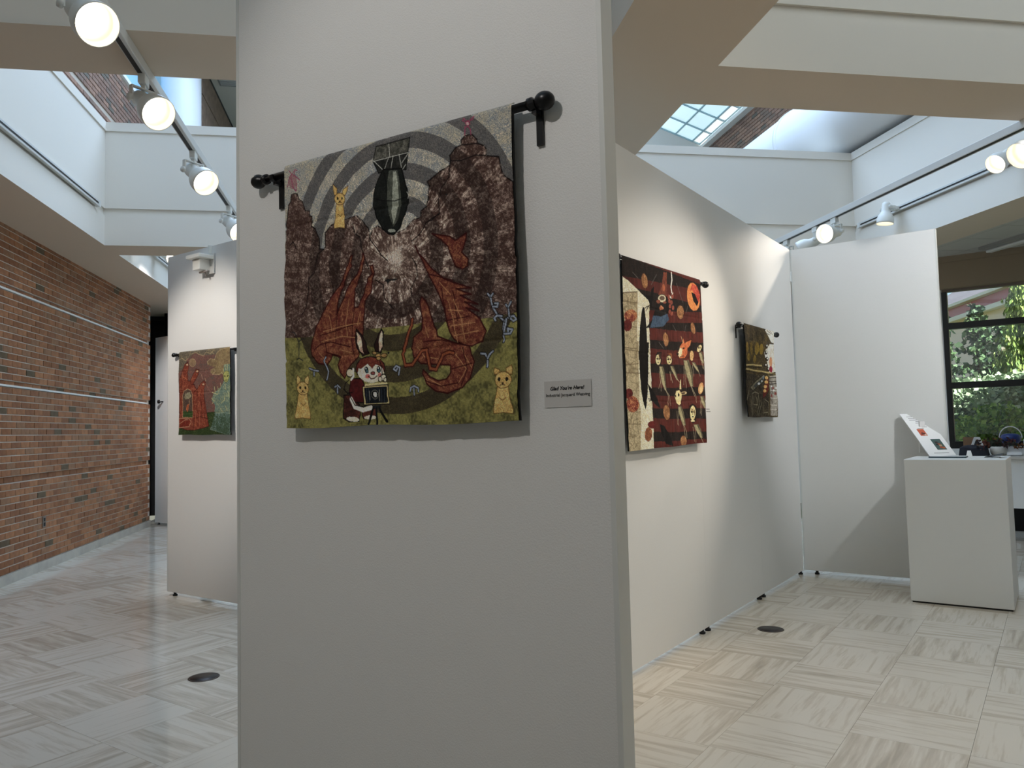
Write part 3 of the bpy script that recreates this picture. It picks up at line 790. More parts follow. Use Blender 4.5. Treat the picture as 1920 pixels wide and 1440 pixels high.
["p",[96,33,24],[58,20,16],5,[-60,370,1011,330,1005,394,-65,434]],
["p",[96,33,24],[58,20,16],5,[-69,478,1066,446,1058,531,-76,555]],
["p",[96,33,24],[58,20,16],5,[-80,603,1052,586,1044,663,-88,684]],
["p",[96,33,24],[58,20,16],5,[-91,721,1039,716,1031,793,-97,783]],
["p",[96,33,24],[58,20,16],5,[-101,833,1025,855,1017,931,-108,902]],
["p",[96,33,24],[58,20,16],5,[-113,958,1013,975,1009,1013,-118,1011]],
["p",[14,10,10],[14,10,10],0,[310,145,347,125,301,237,255,253,217,202,110,175,297,186]],
["p",[206,194,160],[186,170,132],6,[-24,109,57,129,144,164,268,209,280,227,262,481]],
["p",[206,194,160],[186,170,132],6,[-24,109,262,481,-32,496]],
["p",[206,194,160],[186,170,132],6,[-33,446,270,428,257,1008,-10,1006]],
["p",[164,148,112],[112,96,68],6,[-33,446,148,435,133,866,120,1005,-10,1006]],
["p",[164,148,112],[112,96,68],6,[-29,202,147,179,122,488,-32,496]],
["l",[74,58,40],[74,58,40],4,[-29,202,143,179]],
["l",[120,104,74],[120,104,74],3,[147,179,122,488]],
["l",[96,80,56],[96,80,56],3,[-9,241,137,238]],
["l",[96,80,56],[96,80,56],3,[-20,365,134,365]],
["l",[96,80,56],[96,80,56],3,[-30,474,123,477]],
["l",[96,80,56],[96,80,56],3,[-20,484,151,488]],
["l",[96,80,56],[96,80,56],3,[-31,603,249,601]],
["l",[96,80,56],[96,80,56],3,[-46,858,124,866]],
["l",[96,80,56],[96,80,56],3,[-11,563,145,553]],
["p",[100,28,24],[60,14,14],2,[74,708,68,720,54,729,34,734,13,734,-5,729,-17,720,-21,709,-15,697,-2,688,18,683,39,683,58,687,70,697]],
["p",[104,32,26],[176,112,66],2,[130,763,122,781,102,796,75,803,46,803,20,795,4,780,-1,762,7,744,26,729,53,721,82,721,108,729,125,744]],
["p",[98,26,24],[60,14,14],2,[297,875,291,883,276,890,256,893,233,893,214,888,201,881,197,872,202,864,217,857,237,854,259,854,279,858,293,866]],
["p",[116,62,36],[170,110,70],2,[243,924,237,941,224,953,208,960,190,959,174,951,165,938,162,921,168,905,180,892,197,885,214,886,230,894,240,907]],
["p",[104,32,26],[176,112,66],2,[135,305,127,321,107,334,80,343,51,345,26,341,9,331,4,316,12,301,31,288,57,279,86,276,112,280,130,290]],
["p",[100,28,24],[60,14,14],2,[80,358,74,372,60,384,41,391,21,393,4,388,-8,378,-11,365,-5,351,8,340,27,332,47,330,65,335,77,345]],
["p",[16,11,9],[16,11,9],0,[208,249,225,256,234,294,239,357,241,427,238,483,229,530,148,534,150,487,156,433,168,362,187,291]],
["p",[16,11,9],[16,11,9],0,[159,442,260,436,242,578,223,703,205,769,189,794,178,769,159,687,153,581]],
["p",[14,10,9],[14,10,9],0,[225,653,269,686,339,740,364,787,317,774,254,740]],
["l",[14,10,9],[14,10,9],3,[227,736,264,740]],
["l",[14,10,9],[14,10,9],3,[235,748,273,744]],
["p",[14,10,9],[14,10,9],0,[346,872,404,882,459,931,515,995,414,981,360,928]],
["l",[14,10,9],[14,10,9],4,[283,235,229,256]],
["l",[14,10,9],[14,10,9],4,[274,240,241,270]],
["p",[118,54,34],[78,32,22],2,[481,29,525,25,512,159,389,168,445,113]],
["p",[150,74,44],[150,74,44],0,[492,116,489,125,483,133,475,138,467,139,459,135,455,129,454,120,456,111,462,103,470,98,479,97,486,100,491,107]],
["p",[94,40,28],[94,40,28],0,[517,129,514,140,510,149,505,155,500,155,496,151,493,143,493,132,496,121,500,112,505,107,510,106,514,110,516,119]],
["p",[176,164,132],[176,164,132],0,[506,175,499,186,481,196,455,203,427,206,403,204,387,198,381,188,388,177,406,167,432,160,459,157,484,159,501,165]],
["l",[40,30,24],[40,30,24],3,[506,175,499,186,481,196,455,203,427,206,403,204,387,198,381,188,388,177,406,167,432,160,459,157,484,159,501,165,506,175]],
["p",[84,64,48],[84,64,48],0,[482,175,477,181,465,187,449,191,432,193,416,192,405,189,402,184,407,177,418,172,434,167,452,166,467,166,478,170]],
["p",[120,60,40],[120,60,40],0,[508,196,505,200,497,204,485,207,472,208,461,207,453,205,451,202,454,198,462,195,474,192,487,190,498,191,506,193]],
["p",[120,60,40],[120,60,40],0,[413,202,410,206,402,210,391,214,378,215,367,214,360,211,358,207,361,203,369,199,380,196,392,194,404,195,411,198]],
["p",[18,13,12],[18,13,12],0,[357,220,537,197,541,255,415,285,319,287]],
["p",[150,78,46],[196,130,84],4,[416,222,457,230,457,238,404,251,391,240]],
["p",[58,78,100],[40,54,74],4,[319,287,415,285,522,257,543,288,457,334,281,357]],
["p",[18,14,14],[18,14,14],0,[281,357,312,307,246,352,219,362]],
["l",[206,198,176],[206,198,176],12,[586,19,590,58,574,102,583,130]],
["l",[206,198,176],[206,198,176],9,[551,155,572,163,597,133]],
["p",[124,52,38],[160,84,60],4,[557,158,554,164,550,169,543,172,536,172,530,171,526,167,525,161,527,156,532,151,538,148,545,147,552,149,556,153]],
["p",[124,52,38],[160,84,60],4,[564,182,562,188,557,193,551,196,544,196,537,195,534,191,533,185,535,180,539,175,546,172,553,171,559,173,563,177]],
["p",[124,52,38],[160,84,60],4,[593,188,591,193,586,198,579,201,572,202,566,200,562,196,561,191,563,185,568,180,575,177,582,177,588,178,592,182]],
["p",[124,52,38],[160,84,60],4,[571,211,569,216,564,221,558,224,551,225,544,223,541,219,540,214,542,208,546,203,553,200,560,200,566,201,570,205]],
["p",[124,52,38],[160,84,60],4,[606,153,604,158,599,163,593,166,586,167,579,165,575,161,574,156,576,151,581,146,588,143,595,142,601,143,605,147]],
["p",[124,52,38],[160,84,60],4,[610,215,608,221,603,226,597,229,589,230,583,228,579,224,578,218,580,213,585,208,592,205,599,204,605,206,609,210]],
["p",[124,52,38],[160,84,60],4,[568,240,566,246,561,251,555,254,548,254,542,252,538,248,537,243,539,237,544,233,550,230,557,229,563,231,567,235]],
["p",[124,52,38],[160,84,60],4,[592,251,590,256,585,261,578,264,571,265,565,263,561,259,560,253,562,248,567,243,574,240,581,239,587,241,591,245]],
["p",[120,74,40],[176,122,72],4,[275,104,274,122,266,139,252,149,236,152,220,146,208,133,202,116,203,98,211,82,224,71,241,68,257,74,269,86]],
["l",[60,30,18],[60,30,18],2,[275,104,274,122,266,139,252,149,236,152,220,146,208,133,202,116,203,98,211,82,224,71,241,68,257,74,269,86,275,104]],
["p",[120,74,40],[176,122,72],4,[751,226,749,245,737,261,717,271,694,274,672,269,655,257,647,240,650,222,662,206,681,196,704,193,726,197,743,209]],
["l",[60,30,18],[60,30,18],2,[751,226,749,245,737,261,717,271,694,274,672,269,655,257,647,240,650,222,662,206,681,196,704,193,726,197,743,209,751,226]],
["p",[120,74,40],[176,122,72],4,[893,311,893,327,888,341,878,349,867,350,855,344,845,333,840,317,840,301,845,288,855,279,867,278,878,284,888,295]],
["l",[60,30,18],[60,30,18],2,[893,311,893,327,888,341,878,349,867,350,855,344,845,333,840,317,840,301,845,288,855,279,867,278,878,284,888,295,893,311]],
["p",[120,74,40],[176,122,72],4,[527,400,526,417,517,433,501,442,483,444,466,438,453,425,446,408,448,391,457,376,472,366,490,364,507,370,521,383]],
["l",[60,30,18],[60,30,18],2,[527,400,526,417,517,433,501,442,483,444,466,438,453,425,446,408,448,391,457,376,472,366,490,364,507,370,521,383,527,400]],
["l",[84,80,74],[84,80,74],2.5,[110,80,166,104]],
["l",[84,80,74],[84,80,74],2.5,[648,72,731,174]],
["l",[84,80,74],[84,80,74],2.5,[390,55,312,121]],
["l",[84,80,74],[84,80,74],2.5,[803,188,778,230]],
["l",[84,80,74],[84,80,74],2.5,[585,314,632,348]],
["l",[84,80,74],[84,80,74],2.5,[781,303,756,344]],
["l",[84,80,74],[84,80,74],2.5,[383,427,445,456]],
["p",[214,124,58],[190,94,44],4,[980,109,977,148,956,182,920,204,879,210,839,198,809,172,794,137,797,98,817,65,851,43,892,36,932,46,964,72]],
["l",[50,20,12],[50,20,12],3,[980,109,977,148,956,182,920,204,879,210,839,198,809,172,794,137,797,98,817,65,851,43,892,36,932,46,964,72,980,109]],
["p",[160,44,32],[200,84,54],4,[871,45,948,54,982,104,961,151,918,128,878,84,845,92]],
["p",[18,10,9],[18,10,9],0,[860,99,909,103,955,151,930,176,883,150]],
["p",[120,74,40],[176,122,72],4,[485,808,482,827,471,842,455,850,436,851,419,843,406,828,401,810,404,792,414,777,431,768,449,768,467,775,480,790]],
["l",[60,30,18],[60,30,18],2,[485,808,482,827,471,842,455,850,436,851,419,843,406,828,401,810,404,792,414,777,431,768,449,768,467,775,480,790,485,808]],
["p",[120,74,40],[176,122,72],4,[715,975,711,989,700,1000,683,1006,663,1005,645,999,633,988,627,974,631,960,642,950,659,944,678,944,696,950,709,961]],
["l",[60,30,18],[60,30,18],2,[715,975,711,989,700,1000,683,1006,663,1005,645,999,633,988,627,974,631,960,642,950,659,944,678,944,696,950,709,961,715,975]],
["p",[92,84,60],[60,54,40],4,[373,558,428,556,451,596,457,640,462,686,434,688,402,641,380,598]],
["p",[150,140,100],[120,110,76],4,[379,561,407,560,427,597,442,640,453,684,434,684,407,641,387,598]],
["l",[164,150,116],[164,150,116],3.2,[373,587,387,646,355,681]],
["l",[164,150,116],[164,150,116],3.2,[396,607,387,693]],
["l",[164,150,116],[164,150,116],3.2,[443,684,480,718,465,770]],
["l",[164,150,116],[164,150,116],3.2,[448,684,495,718,500,771]],
["p",[92,84,60],[60,54,40],4,[526,548,568,547,595,572,612,598,627,627,606,629,570,599,542,573]],
["p",[150,140,100],[120,110,76],4,[531,551,552,551,577,572,600,598,621,624,606,624,574,599,547,573]],
["l",[164,150,116],[164,150,116],3.2,[518,582,540,626,548,643]],
["l",[164,150,116],[164,150,116],3.2,[534,582,524,630]],
["l",[164,150,116],[164,150,116],3.2,[613,624,665,645]],
["p",[92,84,60],[60,54,40],4,[719,510,791,507,818,555,824,608,826,664,790,666,751,610,726,558]],
["p",[150,140,100],[120,110,76],4,[728,513,763,511,787,556,803,608,815,661,790,662,758,609,735,557]],
["l",[164,150,116],[164,150,116],3.2,[718,545,707,654]],
["l",[164,150,116],[164,150,116],3.2,[731,576,739,672]],
["l",[164,150,116],[164,150,116],3.2,[802,662,848,717,855,758]],
["l",[164,150,116],[164,150,116],3.2,[796,662,836,721]],
["p",[92,84,60],[60,54,40],4,[826,519,863,518,885,536,898,553,910,574,891,576,861,555,838,537]],
["p",[150,140,100],[120,110,76],4,[830,523,848,522,869,536,888,554,904,571,891,571,864,554,842,537]],
["l",[164,150,116],[164,150,116],3.2,[831,536,836,601]],
["l",[164,150,116],[164,150,116],3.2,[897,571,924,599]],
["p",[92,84,60],[60,54,40],4,[600,776,660,777,688,812,698,848,706,888,675,889,637,847,611,811]],
["p",[150,140,100],[120,110,76],4,[608,780,637,780,661,811,681,848,696,885,675,884,643,847,618,811]],
["l",[164,150,116],[164,150,116],3.2,[585,802,589,878]],
["l",[164,150,116],[164,150,116],3.2,[606,802,604,883]],
["l",[164,150,116],[164,150,116],3.2,[685,885,714,926,716,958]],
["l",[164,150,116],[164,150,116],3.2,[679,884,699,962]],
["p",[92,84,60],[60,54,40],4,[802,884,872,886,910,913,927,940,942,970,905,970,855,937,819,910]],
["p",[150,140,100],[120,110,76],4,[810,888,845,889,878,912,907,939,931,967,906,966,862,938,827,911]],
["l",[164,150,116],[164,150,116],3.2,[795,901,810,985]],
["l",[164,150,116],[164,150,116],3.2,[823,911,832,991]],
["l",[164,150,116],[164,150,116],3.2,[906,961,950,996]],
["p",[92,84,60],[60,54,40],4,[913,717,971,717,994,741,999,764,1003,790,973,792,941,764,920,741]],
["p",[150,140,100],[120,110,76],4,[920,721,949,721,968,741,983,764,994,787,974,787,947,764,927,741]],
["l",[164,150,116],[164,150,116],3.2,[915,744,907,824]],
["l",[164,150,116],[164,150,116],3.2,[932,754,924,834]],
["p",[92,84,60],[60,54,40],4,[920,454,968,452,986,473,989,495,990,519,966,522,941,497,924,476]],
["p",[150,140,100],[120,110,76],4,[926,458,950,457,965,474,975,495,983,517,966,517,945,497,930,476]],
["l",[164,150,116],[164,150,116],3.2,[930,476,970,550]],
["l",[164,150,116],[164,150,116],3.2,[953,485,988,554]],
["p",[26,16,12],[26,16,12],0,[333,499,354,482,423,478,418,530,376,561,320,542]],
["p",[214,190,134],[184,150,92],4,[404,522,399,535,387,546,370,553,353,554,338,548,329,538,326,525,331,512,343,501,359,494,376,493,391,498,401,509]],
["l",[34,20,14],[34,20,14],3,[404,522,399,535,387,546,370,553,353,554,338,548,329,538,326,525,331,512,343,501,359,494,376,493,391,498,401,509,404,522]],
["p",[26,14,10],[26,14,10],0,[360,519,359,521,356,523,352,524,347,525,343,524,340,522,339,520,340,518,343,516,348,515,353,514,357,515,360,517]],
["p",[26,14,10],[26,14,10],0,[392,518,390,520,387,522,383,523,378,523,373,523,371,521,370,519,371,516,374,514,379,513,384,513,388,514,391,515]],
["p",[26,14,10],[26,14,10],0,[375,538,374,539,370,540,366,541,360,541,356,541,353,540,352,539,353,537,356,536,361,535,366,535,371,535,374,536]],
["l",[34,20,14],[34,20,14],2,[366,508,359,531]],
["l",[34,20,14],[34,20,14],2,[347,509,360,511]],
["p",[120,92,58],[214,190,134],4,[384,504,398,519,386,541,384,523]],
["p",[60,30,18],[60,30,18],0,[414,500,411,508,406,514,398,517,390,518,384,515,379,509,378,502,381,494,386,488,394,484,401,484,408,487,413,493]],
["p",[130,70,36],[130,70,36],0,[502,483,554,476,561,506,522,486]],
["p",[214,190,134],[184,150,92],4,[554,516,550,528,539,537,524,543,509,544,496,539,487,530,485,518,489,507,500,497,514,491,530,490,543,495,552,504]],
["l",[34,20,14],[34,20,14],3,[554,516,550,528,539,537,524,543,509,544,496,539,487,530,485,518,489,507,500,497,514,491,530,490,543,495,552,504,554,516]],
["p",[26,14,10],[26,14,10],0,[515,513,514,515,511,517,507,518,503,518,499,517,497,516,496,514,497,512,500,510,504,509,508,509,512,510,515,511]],
["p",[26,14,10],[26,14,10],0,[543,512,542,514,539,516,535,517,531,517,527,516,525,515,524,513,525,511,528,509,532,508,536,508,540,508,543,510]],
["p",[26,14,10],[26,14,10],0,[528,530,527,531,524,532,520,533,515,533,511,532,508,532,508,530,509,529,512,528,516,527,521,527,525,528,528,528]],
["l",[34,20,14],[34,20,14],2,[521,503,514,524]],
["l",[34,20,14],[34,20,14],2,[503,504,515,506]],
["p",[120,92,58],[214,190,134],4,[537,500,549,513,539,532,537,516]],
["p",[176,76,38],[210,120,64],4,[675,430,721,405,734,377,754,407,788,396,840,384,819,422,784,442,781,470,745,499,667,504,627,477,662,453]],
["l",[34,20,14],[34,20,14],3,[675,430,721,405,734,377,754,407,788,396,840,384,819,422,784,442,781,470,745,499,667,504,627,477,662,453,675,430]],
["p",[220,190,140],[220,190,140],0,[674,439,706,446,703,473,668,497,632,481]],
["p",[30,14,10],[30,14,10],0,[744,440,742,442,737,444,731,445,724,446,718,445,714,443,713,441,714,439,719,437,725,435,732,435,738,436,742,437]],
["p",[20,12,10],[20,12,10],0,[653,478,651,481,647,483,641,485,634,485,628,484,624,482,623,479,625,477,629,474,635,473,642,472,648,473,652,475]],
["l",[220,170,110],[220,170,110],4,[702,374,726,409]],
["l",[34,20,14],[34,20,14],3,[669,493,724,486]],
["p",[196,140,84],[184,150,92],4,[856,480,852,494,844,506,833,513,822,514,812,508,807,496,806,482,809,468,818,456,828,449,840,448,849,454,855,465]],
["l",[34,20,14],[34,20,14],3,[856,480,852,494,844,506,833,513,822,514,812,508,807,496,806,482,809,468,818,456,828,449,840,448,849,454,855,465,856,480]],
["p",[214,190,134],[184,150,92],4,[963,434,950,445,934,452,918,456,905,455,898,449,899,440,906,429,919,419,935,411,951,407,964,409,971,414,971,423]],
["l",[34,20,14],[34,20,14],3,[963,434,950,445,934,452,918,456,905,455,898,449,899,440,906,429,919,419,935,411,951,407,964,409,971,414,971,423,963,434]],
["p",[26,14,10],[26,14,10],0,[931,428,930,430,927,432,924,433,920,433,917,432,914,431,914,429,915,427,917,426,921,425,925,424,928,425,930,426]],
["p",[26,14,10],[26,14,10],0,[956,427,955,429,952,430,949,431,945,431,941,431,939,430,938,428,940,426,942,424,946,423,950,423,953,424,955,425]],
["p",[26,14,10],[26,14,10],0,[943,443,941,444,939,445,935,446,931,446,927,446,925,445,924,444,925,443,928,442,931,441,936,441,939,441,942,442]],
["l",[34,20,14],[34,20,14],2,[936,419,930,438]],
["l",[34,20,14],[34,20,14],2,[920,420,931,422]],
["p",[120,92,58],[214,190,134],4,[950,416,961,428,952,445,950,431]],
["p",[214,190,134],[184,150,92],4,[640,682,656,628,673,618,672,681]],
["l",[34,20,14],[34,20,14],2,[640,682,656,628,673,618,672,681,640,682]],
["p",[214,190,134],[160,130,84],4,[749,698,745,703,733,708,714,711,692,713,673,712,659,709,653,705,656,700,669,695,687,692,709,690,729,691,743,694]],
["l",[34,20,14],[34,20,14],2,[749,698,745,703,733,708,714,711,692,713,673,712,659,709,653,705,656,700,669,695,687,692,709,690,729,691,743,694,749,698]],
["p",[60,40,28],[60,40,28],0,[726,700,723,703,716,705,705,707,692,708,681,707,672,706,669,704,671,701,679,699,690,697,702,696,714,697,722,698]],
["p",[214,190,134],[184,150,92],4,[586,687,640,682,675,708,653,762,620,773,589,762,556,722]],
["l",[34,20,14],[34,20,14],3,[586,687,640,682,675,708,653,762,620,773,589,762,556,722,586,687]],
["p",[30,18,12],[30,18,12],0,[633,711,632,715,628,719,623,720,617,720,612,719,609,715,608,711,610,707,613,703,619,701,624,701,629,703,633,707]],
["p",[30,18,12],[30,18,12],0,[582,718,581,720,578,723,574,724,570,724,566,723,564,721,563,718,564,715,567,713,571,712,575,712,579,713,581,715]],
["p",[24,14,12],[24,14,12],0,[762,776,803,763,853,782,839,865,797,881,760,859]],
["p",[214,190,134],[184,150,92],4,[839,819,833,838,821,854,804,862,787,862,772,853,763,837,761,818,767,798,779,783,796,774,813,774,828,783,837,799]],
["l",[34,20,14],[34,20,14],3,[839,819,833,838,821,854,804,862,787,862,772,853,763,837,761,818,767,798,779,783,796,774,813,774,828,783,837,799,839,819]],
["p",[26,14,10],[26,14,10],0,[796,811,794,815,791,817,787,819,782,819,778,817,775,814,774,811,776,808,779,805,783,804,788,804,792,805,795,808]],
["p",[26,14,10],[26,14,10],0,[827,812,826,815,822,818,818,819,813,819,809,818,806,815,805,812,807,808,810,806,814,804,819,804,823,806,826,808]],
["p",[26,14,10],[26,14,10],0,[809,840,808,842,805,844,800,844,795,844,790,843,787,842,786,840,787,838,791,836,796,835,801,836,805,837,808,838]],
["l",[34,20,14],[34,20,14],2,[802,796,794,829]],
["l",[34,20,14],[34,20,14],2,[783,795,796,799]],
["p",[120,92,58],[214,190,134],4,[820,791,833,814,820,846,819,819]],
["p",[200,176,126],[200,176,126],0,[824,865,821,868,813,870,802,871,790,870,779,869,772,867,769,864,772,861,780,859,791,858,803,858,814,860,821,862]],
["p",[178,112,64],[184,150,92],4,[973,674,959,691,940,703,918,709,899,708,885,700,880,686,885,669,898,653,917,640,939,634,959,635,972,643,978,657]],
["l",[34,20,14],[34,20,14],3,[973,674,959,691,940,703,918,709,899,708,885,700,880,686,885,669,898,653,917,640,939,634,959,635,972,643,978,657,973,674]],
["p",[210,160,104],[210,160,104],0,[957,680,949,690,938,698,927,702,916,701,909,696,907,687,910,677,918,667,929,659,941,655,951,656,958,661,960,670]]],
'small': [["f",[62,50,28],[104,82,40],2,[]],
["p",[52,42,26],[92,76,44],2,[-2,-8,316,7,680,12,657,151,293,169,-32,227]],
["p",[138,108,34],[84,64,26],2,[91,261,83,287,68,309,49,322,30,323,14,313,5,292,4,267,11,240,26,219,45,206,64,204,80,215,90,235]],
["p",[138,108,34],[84,64,26],2,[242,260,233,290,216,315,194,330,172,331,154,319,144,296,143,266,152,236,169,210,191,195,213,194,231,206,242,229]],
["p",[138,108,34],[84,64,26],2,[461,245,450,276,427,302,399,318,369,319,345,307,330,284,328,254,339,223,361,197,390,181,420,179,445,191,459,215]],
["p",[138,108,34],[84,64,26],2,[581,246,570,274,551,297,526,310,500,312,479,301,467,280,465,254,475,226,494,203,519,189,545,188,567,198,579,219]],
["p",[138,108,34],[84,64,26],2,[374,364,365,384,346,400,321,409,294,411,271,404,257,389,254,371,262,352,281,336,306,326,333,324,357,331,371,346]],
["p",[138,108,34],[84,64,26],2,[143,360,135,379,120,395,99,404,78,405,59,398,48,384,46,366,53,347,68,331,89,322,110,321,129,328,140,342]],
["l",[34,26,16],[34,26,16],6,[3,233,-11,436]],
["l",[34,26,16],[34,26,16],6,[137,223,121,429]],
["l",[34,26,16],[34,26,16],6,[286,213,269,422]],
["l",[34,26,16],[34,26,16],6,[466,201,446,413]],
["l",[34,26,16],[34,26,16],6,[611,190,589,405]],
["p",[204,196,178],[150,138,116],2,[679,22,762,5,1011,13,1019,273,1051,473,731,500,698,382,609,280,756,198,875,144]],
["p",[58,48,32],[100,84,56],2,[657,151,1015,144,983,164,707,175]],
["p",[40,30,20],[40,30,20],0,[756,198,749,209,733,219,710,225,686,226,665,223,652,216,648,206,655,195,671,186,694,180,718,178,739,181,753,188]],
["p",[196,186,160],[196,186,160],0,[746,194,743,199,735,203,723,206,711,207,701,205,694,202,692,197,696,192,704,188,715,185,727,184,738,186,745,189]],
["p",[40,30,20],[40,30,20],0,[730,273,723,283,707,292,684,298,660,300,640,296,626,289,623,279,630,269,646,260,668,254,692,252,713,255,727,263]],
["p",[196,186,160],[196,186,160],0,[720,268,717,273,709,277,697,280,685,280,675,279,668,276,666,271,670,266,678,262,689,259,701,258,712,260,718,263]],
["p",[40,30,20],[40,30,20],0,[758,343,751,353,735,362,712,368,688,369,668,366,654,359,651,349,658,338,674,329,696,324,720,322,741,326,755,333]],
["p",[196,186,160],[196,186,160],0,[748,338,745,343,737,347,726,350,714,350,703,349,696,346,694,341,698,336,706,332,717,329,729,329,740,330,747,333]],
["p",[40,30,20],[40,30,20],0,[692,418,685,428,669,437,647,442,623,443,603,440,589,433,586,423,593,413,609,404,631,398,654,397,675,400,688,408]],
["p",[196,186,160],[196,186,160],0,[682,413,679,418,671,422,660,424,648,425,637,423,631,420,629,415,632,411,640,407,651,404,663,403,674,405,680,408]],
["p",[40,30,20],[40,30,20],0,[765,458,758,469,741,478,719,483,695,484,675,481,661,473,658,463,665,453,681,444,703,439,727,438,748,441,761,449]],
["p",[196,186,160],[196,186,160],0,[755,454,752,458,743,462,732,465,720,466,710,464,703,461,701,456,705,451,713,447,724,445,736,444,746,446,753,449]],
["l",[70,60,48],[70,60,48],4,[700,57,834,64]],
["l",[70,60,48],[70,60,48],4,[759,24,892,50]],
["l",[70,60,48],[70,60,48],4,[844,8,947,55]],
["p",[190,104,64],[210,150,100],4,[906,371,894,397,870,419,839,432,808,434,781,424,765,404,763,378,774,352,798,330,829,317,860,315,887,325,904,345]],
["p",[134,20,36],[134,20,36],0,[896,452,886,470,862,485,829,494,796,495,766,489,748,476,743,459,754,442,777,427,809,418,843,416,873,423,892,435]],
["l",[120,60,40],[120,60,40],5,[848,220,844,320]],
["l",[176,152,92],[176,152,92],14,[11,452,255,433,506,434]],
["l",[176,152,92],[176,152,92],14,[5,493,320,492,704,501,1032,499]],
["l",[30,22,16],[30,22,16],5,[9,468,503,451]],
["l",[30,22,16],[30,22,16],5,[3,514,700,523]],
["p",[44,36,26],[84,72,50],2,[0,535,699,532,645,995,9,995]],
["p",[118,110,84],[70,62,46],4,[110,684,276,625,555,529,592,541,530,608,214,714]],
["l",[24,20,14],[24,20,14],3,[110,684,276,625,555,529,592,541,530,608,214,714,110,684]],
["p",[56,58,54],[56,58,54],0,[246,663,511,565,532,590,292,683]],
["p",[190,190,180],[190,190,180],0,[434,632,430,637,421,642,409,644,395,645,383,643,376,639,374,634,377,629,386,624,399,622,412,621,424,623,432,627]],
["p",[190,190,180],[190,190,180],0,[512,604,509,608,502,612,493,615,482,615,474,613,468,610,466,605,469,601,476,597,486,595,496,594,505,596,511,599]],
["p",[90,110,130],[90,110,130],0,[557,564,554,571,547,577,539,581,529,581,522,578,517,573,516,565,519,557,526,551,535,548,544,547,552,550,557,556]],
["p",[104,36,22],[70,22,16],4,[659,534,708,558,670,698,580,768,473,800,517,685]],
["l",[24,20,14],[24,20,14],3,[659,534,708,558,670,698,580,768,473,800,517,685,659,534]],
["p",[200,130,60],[230,180,110],4,[689,559,682,567,666,574,645,579,621,580,601,577,587,571,584,563,590,554,606,547,627,542,651,541,672,544,685,550]],
["p",[200,130,60],[230,180,110],4,[673,607,666,616,650,623,629,627,605,628,585,625,572,619,568,611,574,602,590,595,612,591,635,590,655,593,669,599]],
["p",[200,130,60],[230,180,110],4,[637,660,631,668,615,676,594,680,571,680,550,677,537,671,533,663,540,655,555,648,577,643,600,643,620,646,634,652]],
["p",[200,130,60],[230,180,110],4,[611,708,605,716,589,723,568,727,545,728,525,725,512,719,508,711,514,702,530,695,551,691,574,691,594,694,607,700]],
["l",[140,130,100],[140,130,100],6,[71,713,-3,828]],
["l",[140,130,100],[140,130,100],6,[186,743,121,867,127,987]],
["l",[140,130,100],[140,130,100],6,[370,739,363,864,272,979]],
["l",[140,130,100],[140,130,100],6,[186,743,286,725,370,739]],
["l",[140,130,100],[140,130,100],6,[229,775,193,858,314,864,314,782]],
["l",[140,130,100],[140,130,100],6,[442,838,321,979]],
["l",[140,130,100],[140,130,100],6,[549,803,647,835,622,978]],
["l",[140,130,100],[140,130,100],6,[490,854,498,954,602,945]],
["p",[150,140,124],[64,54,46],2,[724,540,1030,510,1019,636,967,978,674,978]],
["l",[36,28,22],[36,28,22],8,[729,513,1047,493]],
["l",[36,28,22],[36,28,22],8,[721,557,1038,538]],
["l",[36,28,22],[36,28,22],8,[713,601,1029,583]],
["l",[36,28,22],[36,28,22],8,[709,628,1024,610]],
["l",[196,186,170],[196,186,170],6,[723,697,994,693]],
["l",[196,186,170],[196,186,170],6,[708,783,977,781]],
["l",[196,186,170],[196,186,170],6,[694,860,962,860]],
["l",[196,186,170],[196,186,170],6,[685,911,952,912]],
["p",[120,50,44],[120,50,44],0,[892,666,887,674,873,680,855,684,836,684,819,682,808,676,805,668,811,661,824,654,842,650,862,650,879,652,890,658]],
["p",[120,50,44],[120,50,44],0,[977,725,971,733,958,739,939,743,920,744,903,741,892,735,889,727,895,720,908,713,926,709,946,709,963,712,974,718]],
["p",[120,50,44],[120,50,44],0,[808,755,803,763,790,769,772,773,753,773,737,770,726,764,723,757,729,749,741,743,759,739,778,739,795,742,806,748]],
["p",[210,200,188],[210,200,188],0,[817,650,813,655,803,659,790,661,775,662,763,660,755,657,752,652,756,648,766,644,779,641,793,641,806,643,814,646]],
["p",[210,200,188],[210,200,188],0,[918,692,914,696,904,700,890,702,876,703,863,701,854,698,852,693,856,689,866,685,879,682,894,682,907,684,915,687]],
["p",[210,200,188],[210,200,188],0,[1006,663,1002,667,992,671,978,674,963,674,950,672,942,669,939,665,943,660,953,656,967,653,982,653,995,655,1003,658]]],
'left': [["f",[116,74,64],[88,74,66],2,[]],
["p",[92,84,70],[136,118,84],2,[-10,-2,1004,-13,1003,70,712,77,520,74,324,36,153,104,197,166,-5,251]],
["p",[140,118,76],[108,84,60],2,[739,70,846,18,1004,-5,1014,282,897,301,791,313,698,300,631,289,644,248,698,226,576,186,562,160,630,131,698,134,738,112]],
["l",[168,146,100],[168,146,100],6,[-8,103,65,81,138,120,196,89]],
["l",[168,146,100],[168,146,100],6,[267,41,338,28,409,58,492,80,548,41,630,63,698,25]],
["l",[168,146,100],[168,146,100],6,[576,186,562,152,630,122,712,135,752,62,832,26,951,17]],
["l",[168,146,100],[168,146,100],6,[631,289,630,247,698,242,711,276,658,303,791,313,858,283]],
["p",[140,110,76],[110,84,66],2,[350,153,344,173,325,188,298,196,268,194,240,184,221,167,214,146,220,126,239,110,267,103,297,104,324,115,343,132]],
["l",[160,138,96],[160,138,96],4,[350,153,344,173,325,188,298,196,268,194,240,184,221,167,214,146,220,126,239,110,267,103,297,104,324,115,343,132,350,153]],
